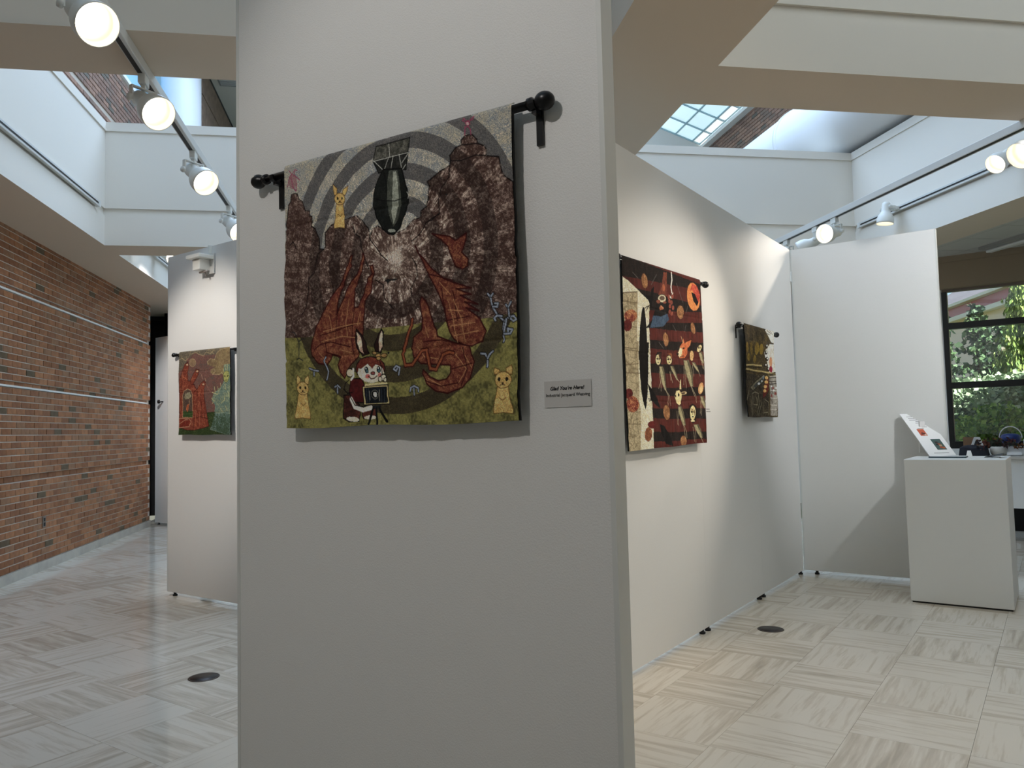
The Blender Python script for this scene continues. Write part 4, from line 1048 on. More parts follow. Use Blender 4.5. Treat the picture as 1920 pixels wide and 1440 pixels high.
["p",[44,62,26],[74,86,44],3,[-19,895,578,738,1009,745,1007,1011,-17,1011]],
["p",[92,116,104],[132,142,106],2,[884,203,1002,201,1013,395,1007,1011,605,939,698,844,711,660,645,602,685,521,831,453,883,390]],
["p",[62,84,60],[104,128,122],2,[711,756,1009,761,1007,1011,632,931]],
["l",[176,172,112],[176,172,112],8,[871,243,897,309]],
["l",[176,172,112],[176,172,112],8,[911,204,923,278]],
["l",[176,172,112],[176,172,112],8,[950,198,949,279]],
["l",[176,172,112],[176,172,112],8,[844,291,884,325]],
["l",[176,172,112],[176,172,112],8,[658,512,764,540,817,469]],
["l",[176,172,112],[176,172,112],8,[645,577,698,611,658,643]],
["l",[176,172,112],[176,172,112],8,[698,448,711,514]],
["l",[176,172,112],[176,172,112],8,[765,451,778,500]],
["l",[176,172,112],[176,172,112],8,[818,412,831,453]],
["l",[176,172,112],[176,172,112],8,[909,424,922,489]],
["l",[176,172,112],[176,172,112],8,[843,639,908,601,895,560]],
["l",[176,172,112],[176,172,112],8,[960,506,986,571]],
["l",[176,172,112],[176,172,112],8,[816,702,868,743]],
["l",[176,172,112],[176,172,112],8,[908,664,946,729]],
["p",[168,168,84],[140,140,72],4,[871,316,910,277,975,281,988,346,961,393,922,408,883,382]],
["l",[60,66,40],[60,66,40],4,[871,316,910,277,975,281,988,346,961,393,922,408,883,382,871,316]],
["p",[40,34,24],[40,34,24],0,[919,338,916,340,911,341,904,341,898,339,893,336,890,333,890,330,893,328,898,327,905,328,911,329,917,332,919,335]],
["p",[40,34,24],[40,34,24],0,[974,332,974,335,970,338,964,340,956,342,949,342,943,340,940,338,940,335,943,332,949,330,957,328,965,328,971,329]],
["l",[50,44,28],[50,44,28],4,[909,383,948,381]],
["p",[122,46,30],[160,84,54],6,[10,912,12,355,68,263,125,162,182,131,211,176,184,260,200,363,243,364,298,291,354,225,410,237,397,287,327,368,300,400,357,469,439,397,508,367,542,401,502,458,502,540,537,656,578,811,598,899,498,915,307,946,195,946]],
["l",[60,14,10],[60,14,10],6,[10,912,12,355,68,263,125,162,182,131,211,176,184,260,200,363,243,364,298,291,354,225,410,237,397,287,327,368,300,400,357,469,439,397,508,367,542,401,502,458,502,540,537,656,578,811,598,899,498,915,307,946,195,946,10,912]],
["p",[196,150,110],[196,150,110],0,[153,155,197,149,197,183,154,181]],
["l",[60,14,10],[60,14,10],3,[153,155,197,149,197,183,154,181,153,155]],
["p",[196,150,110],[196,150,110],0,[354,242,396,236,396,270,354,268]],
["l",[60,14,10],[60,14,10],3,[354,242,396,236,396,270,354,268,354,242]],
["p",[196,150,110],[196,150,110],0,[467,398,508,392,508,425,467,423]],
["l",[60,14,10],[60,14,10],3,[467,398,508,392,508,425,467,423,467,398]],
["l",[60,14,10],[60,14,10],5,[243,364,257,407,328,410]],
["l",[60,14,10],[60,14,10],5,[357,469,301,501,303,651]],
["l",[60,14,10],[60,14,10],5,[440,522,455,654,470,801]],
["l",[60,14,10],[60,14,10],5,[495,540,524,697,524,802]],
["l",[60,14,10],[60,14,10],5,[371,487,373,735]],
["l",[60,14,10],[60,14,10],5,[54,288,58,476]],
["l",[60,14,10],[60,14,10],5,[578,811,442,785,305,807]],
["l",[60,14,10],[60,14,10],5,[306,938,305,816]],
["l",[196,104,60],[196,104,60],5,[415,735,430,882]],
["l",[196,104,60],[196,104,60],5,[497,777,525,891]],
["l",[196,104,60],[196,104,60],5,[346,775,347,898]],
["l",[196,104,60],[196,104,60],5,[98,307,185,345]],
["l",[196,104,60],[196,104,60],5,[398,421,413,538]],
["p",[84,62,50],[104,84,68],2,[79,792,74,528,109,478,180,455,244,474,280,526,291,797]],
["l",[186,140,96],[186,140,96],7,[79,792,74,528,109,478,180,455,244,474,280,526,291,797,79,792]],
["p",[48,72,30],[80,96,44],2,[86,790,85,721,290,721,291,795]],
["p",[150,140,104],[110,100,80],2,[197,531,193,541,183,548,168,552,152,551,137,547,127,539,123,529,126,520,136,512,151,509,168,509,183,514,193,522]],
["p",[150,140,104],[110,100,80],2,[239,516,236,525,226,533,211,536,194,536,180,531,169,523,165,514,169,504,179,497,194,493,210,494,225,498,235,506]],
["p",[150,140,104],[110,100,80],2,[226,557,222,567,212,574,197,578,181,577,166,573,156,565,152,555,155,546,165,539,180,535,197,535,212,540,222,548]],
["p",[150,140,104],[110,100,80],2,[183,556,180,566,169,573,155,577,138,576,123,572,113,564,109,554,112,545,122,537,137,534,154,534,169,539,179,547]],
["p",[150,140,104],[110,100,80],2,[261,542,257,551,247,558,233,562,216,562,201,557,191,549,187,539,191,530,201,523,215,519,232,520,247,524,257,532]],
["p",[170,80,40],[200,130,80],4,[162,648,211,632,198,698,178,735,148,698]],
["l",[190,150,100],[190,150,100],5,[218,582,226,649]],
["p",[120,34,22],[150,60,36],2,[7,804,221,806,264,848,222,905,10,912]],
["l",[196,150,110],[196,150,110],6,[7,804,221,806,264,848,222,905,10,912,7,804]],
["l",[196,150,110],[196,150,110],6,[23,862,136,822,207,823]],
["l",[170,130,100],[170,130,100],5,[438,280,480,349]],
["l",[200,160,120],[200,160,120],6,[522,342,536,376]],
["l",[150,104,84],[150,104,84],6,[536,401,631,512]]]}
def rgbseed(h, w, s, rng):
    a = rng.random((h // s + 3, w // s + 3)).astype(np.float32)
    yy = np.arange(h) / s; xx = np.arange(w) / s
    y0 = yy.astype(int); x0 = xx.astype(int)
    fy = (yy - y0)[:, None]; fx = (xx - x0)[None, :]
    fy = fy * fy * (3 - 2 * fy); fx = fx * fx * (3 - 2 * fx)
    A = a[y0][:, x0]; B = a[y0][:, x0 + 1]; C = a[y0 + 1][:, x0]; E = a[y0 + 1][:, x0 + 1]
    return (A * (1 - fx) + B * fx) * (1 - fy) + (C * (1 - fx) + E * fx) * fy

def paint(ops, w, h, aspect, seed):
    rng = np.random.default_rng(seed)
    img = np.zeros((h, w, 3), np.float32)
    fine = rng.random((h, w)).astype(np.float32)
    n3 = rgbseed(h, w, 3, rng); n8 = rgbseed(h, w, 8, rng); n20 = rgbseed(h, w, 20, rng); n60 = rgbseed(h, w, 60, rng)
    thr = np.repeat(rng.random((1, w)), h, 0).astype(np.float32)
    crk = np.abs(n8 - .5) * 2
    crk2 = np.abs(rgbseed(h, w, 13, rng) - .5) * 2
    T = {0: fine * .0, 1: np.clip(.55 * n20 + .45 * n3 + .9 * (fine - .5), 0, 1), 2: np.clip((.3 * n20 + .25 * n8 + .45 * n3 - .44) * 2.4 + .8 * (fine - .5), 0, 1),
         3: np.clip((.35 * n20 + .25 * n8 + .4 * n3 - .44) * 2.6 + .8 * (fine - .5), 0, 1), 4: np.clip((.5 * n8 + .5 * n3 - .3) * 1.5 + .35 * (fine - .5), 0, 1),
         5: np.clip(.5 * thr + .5 * n8 + .5 * (fine - .5), 0, 1), 6: np.clip(1 - np.minimum(crk, crk2) * 6, 0, 1) * .75 + .25 * n3}
    YY, XX = np.mgrid[0:h, 0:w].astype(np.float32)
    U = (XX + .5) / w * 1000; V = (YY + .5) / h * 1000
    sx, sy = w / 1000., h / 1000.
    pxmm = w / 560.
    ground = np.zeros((h, w), bool)
    def put(mask, sl, c1, c2, tex):
        m = T[int(tex)][sl][..., None]
        col = np.array(c1, np.float32) * (1 - m) + np.array(c2, np.float32) * m
        img[sl] = np.where(mask[..., None], col, img[sl])
    def bbox(xs, ys, pad):
        x0 = max(0, int(min(xs) - pad)); x1 = min(w, int(max(xs) + pad) + 2); y0 = max(0, int(min(ys) - pad)); y1 = min(h, int(max(ys) + pad) + 2)
        return (slice(y0, y1), slice(x0, x1)) if x1 > x0 and y1 > y0 else None
    R = None
    for kind, c1, c2, p, pts in ops:
        if kind == 'f':
            put(np.ones((h, w), bool), (slice(0, h), slice(0, w)), c1, c2, p)
        elif kind in 'reg':
            cx, cy = pts
            R = np.hypot((U - cx) * aspect, (V - (cy - 27)))
            if kind == 'e':
                ang = np.arctan2(V - cy - 5, (U - cx) * aspect)
                a1 = rng.random(1440).astype(np.float32)
                st = a1[((ang + math.pi) / (2 * math.pi) * 1439).astype(int)]
                a2 = rng.random(160).astype(np.float32)
                st = st * .45 + .55 * a2[((ang + math.pi) / (2 * math.pi) * 159).astype(int)]
                fall = np.clip(1.2 - R / 620, .25, 1)
                ringm = np.where(((R > 160) & (R < 212)) | ((R > 266) & (R < 321)) | ((R > 372) & (R < 428)), .45, 1.)
                k = np.clip((st - .42) * 3, 0, 1) * fall * ringm * np.clip(n8 * 1.2 + n3 * 1.1 - .75, 0, 1) * 1.25
                k = np.clip(k + np.where(R < 46, np.clip(1.1 - R / 46, 0, 1) * np.clip(st * 1.5, 0, 1), 0) + .25 * np.clip(1 - R / 150, 0, 1), 0, 1) * .85
                brown = (img[..., 0] > img[..., 2] * 1.12) & (V > 60)
                k = np.where(brown, k, 0)[..., None]
                img[:] = img * (1 - k) + np.array(c1, np.float32) * k
                dk = np.where(brown & (ringm < 1), .74, 1.)[..., None]
                img[:] = img * dk
            else:
                ring = ((R > 266) & (R < 321)) | ((R > 372) & (R < 428)) | ((R > 160) & (R < 212)) | ((R > 478) & (R < 535))
                if kind == 'g': ring &= ground
                put(ring, (slice(0, h), slice(0, w)), c1, c2, 3)
        elif kind == 'p':
            xs = [x * sx for x in pts[0::2]]; ys = [y * sy for y in pts[1::2]]
            sl = bbox(xs, ys, 1)
            if not sl: continue
            X = XX[sl] + .5; Y = YY[sl] + .5
            ins = np.zeros(X.shape, bool)
            n = len(xs); j = n - 1
            for i in range(n):
                if ys[i] != ys[j]:
                    ins ^= ((ys[i] > Y) != (ys[j] > Y)) & (X < (xs[j] - xs[i]) * (Y - ys[i]) / (ys[j] - ys[i]) + xs[i])
                j = i
            put(ins, sl, c1, c2, p)
            if p == 3: ground[sl] |= ins
        elif kind == 'l':
            xs = [x * sx for x in pts[0::2]]; ys = [y * sy for y in pts[1::2]]
            r = max(.6, p * pxmm * .5 * .62)
            for xa, ya, xb, yb in zip(xs, ys, xs[1:], ys[1:]):
                sl = bbox((xa, xb), (ya, yb), r + 1)
                if not sl: continue
                X = XX[sl] + .5; Y = YY[sl] + .5
                dx, dy = xb - xa, yb - ya
                t = np.clip(((X - xa) * dx + (Y - ya) * dy) / (dx * dx + dy * dy + 1e-6), 0, 1)
                a = np.clip(r + .5 - np.hypot(X - xa - t * dx, Y - ya - t * dy), 0, 1)[..., None]
                img[sl] = img[sl] * (1 - a) + np.array(c1, np.float32) * a
    # woven texture of the yarns: fine light and dark picks
    g = img.mean(-1, keepdims=True); img = g + (img - g) * .8
    img *= (.8 + .4 * fine)[..., None]
    c = np.clip(img / 255, 0, 1)
    return np.where(c <= .04045, c / 12.92, ((c + .055) / 1.055) ** 2.4)

def cloth_mat(name):
    m = D.materials.new(name); m.use_nodes = True
    n = m.node_tree; b = n.nodes['Principled BSDF']
    a = n.nodes.new('ShaderNodeAttribute'); a.attribute_name = 'weave'
    n.links.new(a.outputs['Color'], b.inputs['Base Color'])
    b.inputs['Roughness'].default_value = .9
    b.inputs['Specular IOR Level'].default_value = .15
    tc = n.nodes.new('ShaderNodeTexCoord'); t = n.nodes.new('ShaderNodeTexNoise')
    t.inputs['Scale'].default_value = 420; bp = n.nodes.new('ShaderNodeBump'); bp.inputs['Strength'].default_value = .35; bp.inputs['Distance'].default_value = .002
    n.links.new(tc.outputs['Object'], t.inputs['Vector']); n.links.new(t.outputs['Fac'], bp.inputs['Height']); n.links.new(bp.outputs['Normal'], b.inputs['Normal'])
    return m
M['cloth'] = cloth_mat('woven_cloth')
M['lining'] = mat('tapestry_back', (20, 18, 17), .9)

def tapestry(label, art, loc, rz, TL, TR, BR_, BL, y_top, y_bot, nx, ny, gain, seed, wav=.004, lab_group=None):
    """corners (x, z) in the wall's frame; the cloth hangs at y (negative = into the room)"""
    t = thing('tapestry', label, 'tapestry', loc, rz)
    wdt = (TR[0] - TL[0]); hgt = TL[1] - BL[1]
    img = paint(ART[art], nx, ny, wdt / hgt, seed)
    rng = np.random.default_rng(seed + 9)
    a = np.linspace(0, 1, nx)[None, :]; b = np.linspace(0, 1, ny)[:, None]
    x = (TL[0] * (1 - a) + TR[0] * a) * (1 - b) + (BL[0] * (1 - a) + BR_[0] * a) * b
    z = (TL[1] * (1 - a) + TR[1] * a) * (1 - b) + (BL[1] * (1 - a) + BR_[1] * a) * b
    y = y_top * (1 - b) + y_bot * b + 0 * a
    # hanging folds, soft waves and pressed creases
    amp = np.clip(b * 4, 0, 1)
    y = y - wav * amp * (np.sin(a * 9 + seed) * .6 + np.sin(a * 21 + b * 5 + seed) * .3 + np.sin(b * 7 + a * 3) * .4)
    for k in range(1, 4):
        y = y + .0022 * np.exp(-((b - k / 4 + .004 * np.sin(a * 9)) / .006) ** 2) + .0016 * np.exp(-((a - k / 4) / .006) ** 2)
    wr = rgbseed(ny, nx, 9, rng) - .5; wr2 = rgbseed(ny, nx, 24, rng) - .5
    y = y + amp * (wr * .0022 + wr2 * .005)
    # edges wander a little; the top turns back over the pole
    x = x + .0025 * np.sin(b * 8 + seed) * (np.abs(a - .5) * 2) ** 3 * np.sign(a - .5)
    z = z + .002 * np.sin(a * 11 + seed) * b
    s = np.clip((z - (TL[1] * (1 - a) + TR[1] * a) + .016) / .016, 0, 1)
    y = y + .016 * (1 - np.sqrt(np.clip(1 - s * s, 0, 1)))
    co_ = np.stack([x, y, z], -1).reshape(-1, 3).astype(np.float32)
    me = D.meshes.new('cloth')
    me.vertices.add(nx * ny); me.vertices.foreach_set('co', co_.ravel())
    idx = np.arange(nx * ny).reshape(ny, nx)
    qd = np.stack([idx[:-1, :-1], idx[1:, :-1], idx[1:, 1:], idx[:-1, 1:]], -1).reshape(-1, 4)
    nf = len(qd)
    me.loops.add(nf * 4); me.polygons.add(nf)
    me.loops.foreach_set('vertex_index', qd.ravel().astype(np.int32))
    me.polygons.foreach_set('loop_start', np.arange(0, nf * 4, 4, dtype=np.int32))
    me.polygons.foreach_set('use_smooth', np.ones(nf, bool))
    at = me.color_attributes.new('weave', 'FLOAT_COLOR', 'POINT')
    cc = np.ones((nx * ny, 4), np.float32); cc[:, :3] = np.clip(img.reshape(-1, 3) * gain, 0, .9)
    at.data.foreach_set('color', cc.ravel())
    me.update(); me.validate()
    link('cloth', me, M['cloth'], t)
    # dark back layer, slightly inside the edge, gives the cloth its thickness
    bm = bmesh.new()
    ii = np.linspace(0, nx - 1, 24).astype(int); jj = np.linspace(int(ny * .03), ny - 1, 24).astype(int)
    P3 = co_.reshape(ny, nx, 3)
    g = [[None] * 24 for _ in range(24)]; g2 = [[None] * 24 for _ in range(24)]
    for q, j in enumerate(jj):
        for p, i in enumerate(ii):
            c = P3[j, i]
            g[q][p] = bm.verts.new((c[0], c[1] + .0035, c[2])); g2[q][p] = bm.verts.new((c[0], c[1] + .011, c[2]))
    for q in range(23):
        for p in range(23):
            bm.faces.new((g[q][p], g[q + 1][p], g[q + 1][p + 1], g[q][p + 1])); bm.faces.new((g2[q][p + 1], g2[q + 1][p + 1], g2[q + 1][p], g2[q][p]))
    for k in range(23):
        bm.faces.new((g[k][0], g2[k][0], g2[k + 1][0], g[k + 1][0])); bm.faces.new((g[k + 1][23], g2[k + 1][23], g2[k][23], g[k][23]))
        bm.faces.new((g[23][k], g2[23][k], g2[23][k + 1], g[23][k + 1])); bm.faces.new((g[0][k + 1], g2[0][k + 1], g2[0][k], g[0][k]))
    tag(link('lining', mesh(bm, 'lining', True), M['lining'], t), 'black back of the cloth')
    return t

def rod(label, loc, rz, xL, zL, xR, zR, y, bxL, bxR, rr=.0095, ball=.02, plate=.085):
    t = thing('curtain_rod', label, 'rod', loc, rz)
    d = Vector((xR - xL, 0, zR - zL)); L = d.length; an = math.atan2(d.z, d.x)
    lathe('pole', [(0, 0), (rr, 0), (rr, L), (0, L)], M['black'], t, 20, 'x', (xL, y, zL), (0, -an, 0))
    for s, (x, z) in ((-1, (xL, zL)), (1, (xR, zR))):
        prof = [(0, -.012), (rr * 1.5, -.012), (rr * 1.5, -.002), (rr * .95, .002)] + [(ball * math.sin(q) if q < math.pi - .01 else 0, .004 + ball * 1.15 - ball * 1.15 * math.cos(q)) for q in [math.pi * k / 12 for k in range(2, 13)]]
        lathe('finial', prof, M['black'], t, 22, 'x', (x, y, z), (0, -an if s > 0 else -an + math.pi, 0))
    for bx in (bxL, bxR):
        zr = zL + (zR - zL) * (bx - xL) / (xR - xL)
        bm = bmesh.new()
        bm_box(bm, bx - .008, bx + .008, -.006, 0, zr - plate, zr + .006)
        bm_box(bm, bx - .006, bx + .006, y - .002, -.004, zr - rr - .012, zr - rr - .003)
        n = 8; w = .007
        for k in range(n):          # open hook under the pole
            a0, a1 = math.pi * (.95 + 1.1 * k / n), math.pi * (.95 + 1.1 * (k + 1) / n)
            ri, ro = rr + .001, rr + .0055
            v = [bm.verts.new((bx + sx, y + r * math.cos(a), zr + r * math.sin(a))) for sx in (-w, w) for r, a in ((ri, a0), (ro, a0), (ro, a1), (ri, a1))]
            for f in ((0, 1, 2, 3), (7, 6, 5, 4), (0, 4, 5, 1), (1, 5, 6, 2), (2, 6, 7, 3), (3, 7, 4, 0)): bm.faces.new([v[i] for i in f])
        bk = link('bracket', mesh(bm, 'bracket'), M['black'], t)
    return t

# wall frames: origin on the wall face, x to the viewer's right, y into the wall
O_main = uvp(1.3785, 1.30)
X = lambda v: 1.30 - v
tapestry('large square tapestry of a falling bomb, red flames and a rabbit photographer', 'main', O_main, RM, (X(1.681), 2.142), (X(.929), 2.116), (X(.929), 1.427), (X(1.681), 1.428), -.037, -.036, 560, 520, 2.05, 3, .0025)
rod('black finial rod holding the bomb and rabbit tapestry on the front partition', O_main, RM, X(1.781), 2.1225, X(.879), 2.1005, -.0245, X(1.735), X(.878))
O_long = uvp(0, 2.0415)
tapestry('tall dark red tapestry of masked animals hanging beside a cream sheet', 'long', O_long, RU, (3.936, 2.392), (5.115, 2.421), (5.118, 1.291), (3.963, 1.274), -.055, -.055, 330, 330, 1.65, 5, .009)
rod('black rod holding the tall dark red tapestry', O_long, RU, 3.91, 2.378, 5.215, 2.400, -.041, 3.925, 5.15, .011, .024, .1)
tapestry('small gold and grey tapestry of boats under a thatched hut', 'small', O_long, RU, (5.998, 2.208), (6.776, 2.212), (6.81, 1.465), (6.006, 1.465), -.055, -.055, 200, 200, 1.7, 8, .008)
rod('black rod holding the small gold boat tapestry', O_long, RU, 5.955, 2.184, 6.87, 2.188, -.041, 5.955, 6.83, .011, .024, .1)
O_left = uvp(3.9775, 6.0)
tapestry('red and green tapestry of red robed fingers and a leafy green spirit', 'left', O_left, RM, (6.0 - 6.379, 2.172), (6.0 - 5.637, 2.16), (6.0 - 5.632, 1.424), (6.0 - 6.39, 1.434), -.048, -.046, 200, 210, 0.95, 12, .004)
rod('black rod holding the red and green tapestry near the brick wall', O_left, RM, 6.0 - 6.455, 2.150, 6.0 - 5.53, 2.137, -.0345, 6.0 - 6.41, 6.0 - 5.585, .0095, .02, .09)

# ------------------------------------------------------------------ label cards
def text(name, s, size, parent, loc, shear=0, offset=0, m='ink'):
    c = D.curves.new(name, 'FONT'); c.body = s; c.size = size; c.align_x = 'CENTER'; c.align_y = 'CENTER'
    c.shear = shear; c.offset = offset; c.extrude = .0002
    tmp = D.objects.new(name, c); COL.objects.link(tmp)
    me = D.meshes.new_from_object(tmp.evaluated_get(bpy.context.evaluated_depsgraph_get()))
    D.objects.remove(tmp)
    o = D.objects.new(name, me); me.materials.clear(); me.materials.append(M[m]); COL.objects.link(o)
    o.parent = parent; o.location = loc; o.rotation_euler = (math.pi / 2, 0, 0)
    return o
lc = thing('label_card', 'grey printed title card beside the bomb and rabbit tapestry', 'label', uvp(1.3785, .83, 1.482), RM)
box('card', -.0565, .0565, -.0004, .0003, -.0275, .0275, mat('card_grey', (200, 198, 194), .6), lc)
text('title_line', "Glad You\u2019re Here!", .0108, lc, (-.0015, -.0009, .0115), .3, .0002)
text('medium_line', 'Industrial Jacquard Weaving', .0094, lc, (.0005, -.0009, -.0025), 0, .00002)
l2 = thing('label_card', 'tiny white title card beside the tall dark red tapestry', 'label', uvp(5.32, 2.0415, 1.515), RU)
box('card', -.055, .055, -.001, .0005, -.03, .03, M['paper'], l2)
for z, a, b in ((.008, -.045, .02), (-.008, -.045, .035)): box('printed_line', a, b, -.0016, -.001, z - .004, z + .004, M['greyink'], l2)

# ------------------------------------------------------------------ lighting tracks and lamps
def track(label, x, y0, y1, z0, z1, w=.075):
    t = thing('lighting_track', label, 'track', (x, (y0 + y1) / 2, z1))
    h = (y1 - y0) / 2
    box('raceway', -w / 2, w / 2, -h, h, z0 - z1, 0, M['rail'], t, .004)
    box('slot', -w / 2 + .008, w / 2 - .022, -h + .05, h - .05, z0 - z1 - .002, z0 - z1 + .004, M['slot'], t)
    for s in (-1, 1): box('end_cap', -w / 2 - .002, w / 2 + .002, s * h - .012, s * h + .012, z0 - z1 - .004, .0, M['lamp'], t)
    return t
track('white lighting track slung under the left beams above the front partition', -1.312, -4, 9.2, 3.508, 3.569, .056)
track('white lighting track slung under the beams on the window side', 4.662, -4, 9.2, 3.508, 3.569, .062)
def face_track(label, x, s, y0, y1, z):
    t = thing('lighting_track', label, 'track', (x, (y0 + y1) / 2, z))
    h = (y1 - y0) / 2
    a = (lambda p, q: (min(p * s, q * s), max(p * s, q * s)))
    box('raceway', *a(0, .035), -h, h, -.032, .032, M['rail'], t, .003)
    box('slot', *a(.033, .037), -h + .06, h - .05, -.009, .009, M['slot'], t)
    box('end_cap', *a(0, .04), h - .02, h + .015, -.034, .034, M['lamp'], t)
    return t
face_track('white lighting track along the skylight face above the brick wall', -2.975, 1, 0, 8.95, 3.965)
face_track('white lighting track along the skylight face on the window side', 6.25, -1, 4.86, 9.08, 3.965)
face_track('short white lighting track in the far skylight beyond the cross beam', -2.975, 1, 9.75, 13.8, 3.9)

def build_lamp_meshes():
    d = {}
    outer = [(0, -.165), (.03, -.163), (.045, -.15), (.05, -.125), (.05, -.06), (.058, -.035), (.082, .0), (.094, .035), (.097, .08), (.097, .1)]
    bm = bmesh.new(); lathe_bm(bm, outer + [(.094, .1)], 36); d['housing'] = mesh(bm, 'housing')
    bm = bmesh.new(); lathe_bm(bm, [(.094, .1), (.091, .06), (.089, .045), (.084, .04), (.07, -.002), (.06, -.018)], 36); d['reflector'] = mesh(bm, 'reflector')
    bm = bmesh.new(); lathe_bm(bm, [(.058, -.02), (.056, -.006), (.045, .004), (.02, .01), (0, .011)], 30); d['bulb'] = mesh(bm, 'bulb')
    bm = bmesh.new(); bm_box(bm, -.02, .02, -.045, .045, -.055, 0); bm_box(bm, -.012, .012, -.012, .012, -.075, -.055); d['mount'] = mesh(bm, 'mount', bevel=.003)
    bm = bmesh.new(); bm_box(bm, -.075, .075, -.014, .014, -.083, -.075)
    for s in (-1, 1): bm_box(bm, s * .075 - .004, s * .075 + .004, -.016, .016, -.165, -.075)
    d['yoke'] = mesh(bm, 'yoke', bevel=.002)
    bm = bmesh.new()
    lathe_bm(bm, [(0, -.0075), (.022, -.0075), (.02, .0075), (0, .0075)], 16, 'x')
    d['knob'] = mesh(bm, 'knob')
    for k, m in (('housing', 'lamp'), ('reflector', 'lamp_in'), ('bulb', 'bulb'), ('mount', 'lamp'), ('yoke', 'lamp'), ('knob', 'lamp')): d[k].materials.append(M[m])
    return d
LM = build_lamp_meshes()
def spotlight(label, loc, aim, watts, angle=38, group='white track spotlights', warm=(1, .87, .72), soft=.05, side=0):
    a = Vector(aim).normalized()
    t = thing('track_spotlight', label, 'spotlight', loc, 0, group)
    az = math.atan2(a.y, a.x)
    if side:                       # hangs sideways from a track on a wall face
        mr = Matrix.Rotation(-side * math.pi / 2, 3, 'Y')
        yr = (mr @ Matrix.Rotation(math.pi / 2, 3, 'Z')).to_euler()
        link('mount', LM['mount'], None, t, (0, 0, 0), mr.to_euler())
        link('yoke', LM['yoke'], None, t, (0, 0, 0), yr)
        piv = Vector((side * .15, 0, 0)); kd, kr = Vector((0, .087, 0)), math.pi / 2
    else:
        link('mount', LM['mount'], None, t, (0, 0, 0), (0, 0, 0))
        link('yoke', LM['yoke'], None, t, (0, 0, 0), (0, 0, az - math.pi / 2))
        piv = Vector((0, 0, -.15)); kd, kr = Vector((.087 * math.sin(az), -.087 * math.cos(az), 0)), az - math.pi / 2
    q = a.to_track_quat('Z', 'Y')
    # body turns in the yoke about the pivot behind the bell
    zx = Vector((-a.y, a.x, 0)).normalized()
    mt = Matrix((zx, a.cross(zx), a)).transposed()
    rot = mt.to_euler()
    base = piv + a * .09
    h = link('housing', LM['housing'], None, t, base, rot)
    link('reflector', LM['reflector'], None, t, base, rot)
    link('bulb', LM['bulb'], None, t, base, rot)
    for s in (-1, 1): link('knob', LM['knob'], None, t, piv + kd * s, (0, 0, kr + (math.pi if s < 0 else 0)))
    if watts: add_light('SPOT', Vector(loc) + base + a * .11, a, watts, warm, soft, angle=angle, blend=.75, parent=t)
    return t
def aim_at(loc, tgt): return Vector(tgt) - Vector(loc)
TZ = 3.508
for lab, y, w in (('white spotlight on the left track, largest and nearest of its row', 3.71, 18), ('white spotlight on the left track, second from the front', 4.69, 18),
                  ('white spotlight on the left track, third from the front', 5.93, 18), ('white spotlight half hidden by the front partition, fourth on the left track', 7.33, 18)):
    p = (-1.312, y, TZ)
    spotlight(lab, p, (.62, -.58, -.62), w, 50)
p = (-1.312, .35, TZ); spotlight('white spotlight over the viewer, lighting the bomb and rabbit tapestry', p, aim_at(p, (.02, 1.9, 1.95)), 60, 62, warm=(1, .95, .92))
p = (-2.938, 5.0, 3.965); spotlight('white spotlight lighting the red and green tapestry', p, aim_at(p, (-1.5, 7.3, 1.6)), 290, 44, side=1, warm=(1, .93, .86))
p = (-2.938, 11.1, 3.9); spotlight('glaring white spotlight in the far skylight above the left partition', p, (.6, -.75, -.42), 60, 60, side=1)
p = (-2.938, 10.0, 3.9); spotlight('added unseen white spotlight in the far skylight, lighting the far narrow partition', p, aim_at(p, (-3.0, 13.75, 1.6)), 420, 44, side=1, warm=(.95, .97, 1))
p = (4.662, 4.7, TZ); spotlight('white spotlight on the window side track, cut by the picture edge', p, aim_at(p, (1.85, 4.7, 1.8)), 190, 52)
p = (6.213, 6.48, 3.965); spotlight('white spotlight glowing on the skylight face beside the cut one', p, aim_at(p, (3.1, 5.97, 1.8)), 190, 40, side=-1)
p = (6.213, 8.3, 3.965); spotlight('white spotlight seen from its back, washing the white beam face', p, (-.1, .05, -1), 30, 70, side=-1)
p = (4.662, 7.2, TZ); spotlight('lit white spotlight peeking over the end partition', p, (-.9, -.42, -.2), 18, 60)
p = (4.662, 7.55, TZ); spotlight('white spotlight behind the lit one over the end partition', p, (-.7, .6, -.45), 0, 60)
p = (4.662, 8.15, TZ); spotlight('white spotlight almost hidden behind the corner of the long partitions', p, (.4, .3, -.85), 0, 60)

p = (4.662, .9, TZ); spotlight('added unseen white spotlight on the window side track, washing the near part of the long partitions', p, aim_at(p, (1.25, 3.3, 1.6)), 105, 84)
p = (4.662, 3.3, TZ); spotlight('added unseen white spotlight on the window side track, washing the bare end partition', p, aim_at(p, (4.4, 6.4, 2.5)), 200, 64, warm=(.97, .98, 1))

# white box fixture clipped on the left partition
bx = thing('junction_box', 'white hooded box fixture clipped at the top of the left partition', 'box', uvp(3.974, 6.0, 2.95), RM)
box('hood', -.11, .085, -.15, -.005, -.005, .028, M['lamp'], bx, .004)
box('case', -.075, .03, -.11, -.01, -.1, -.005, M['lamp'], bx, .004)
box('back_plate', -.02, .09, -.01, -.001, -.13, .05, M['rail'], bx, .003)
lathe('lever', [(0, -.06), (.009, -.06), (.009, .06), (0, .06)], mat('lever_grey', (140, 132, 126), .4), bx, 12, 'x', (.02, -.06, -.115))
lathe('lever_stem', [(0, -.15), (.008, -.15), (.008, -.1), (0, -.1)], D.materials['lever_grey'], bx, 12, 'z', (.02, -.04, 0))
box('clip', .02, .04, -.02, .06, .05, .125, M['lamp'], bx, .002)
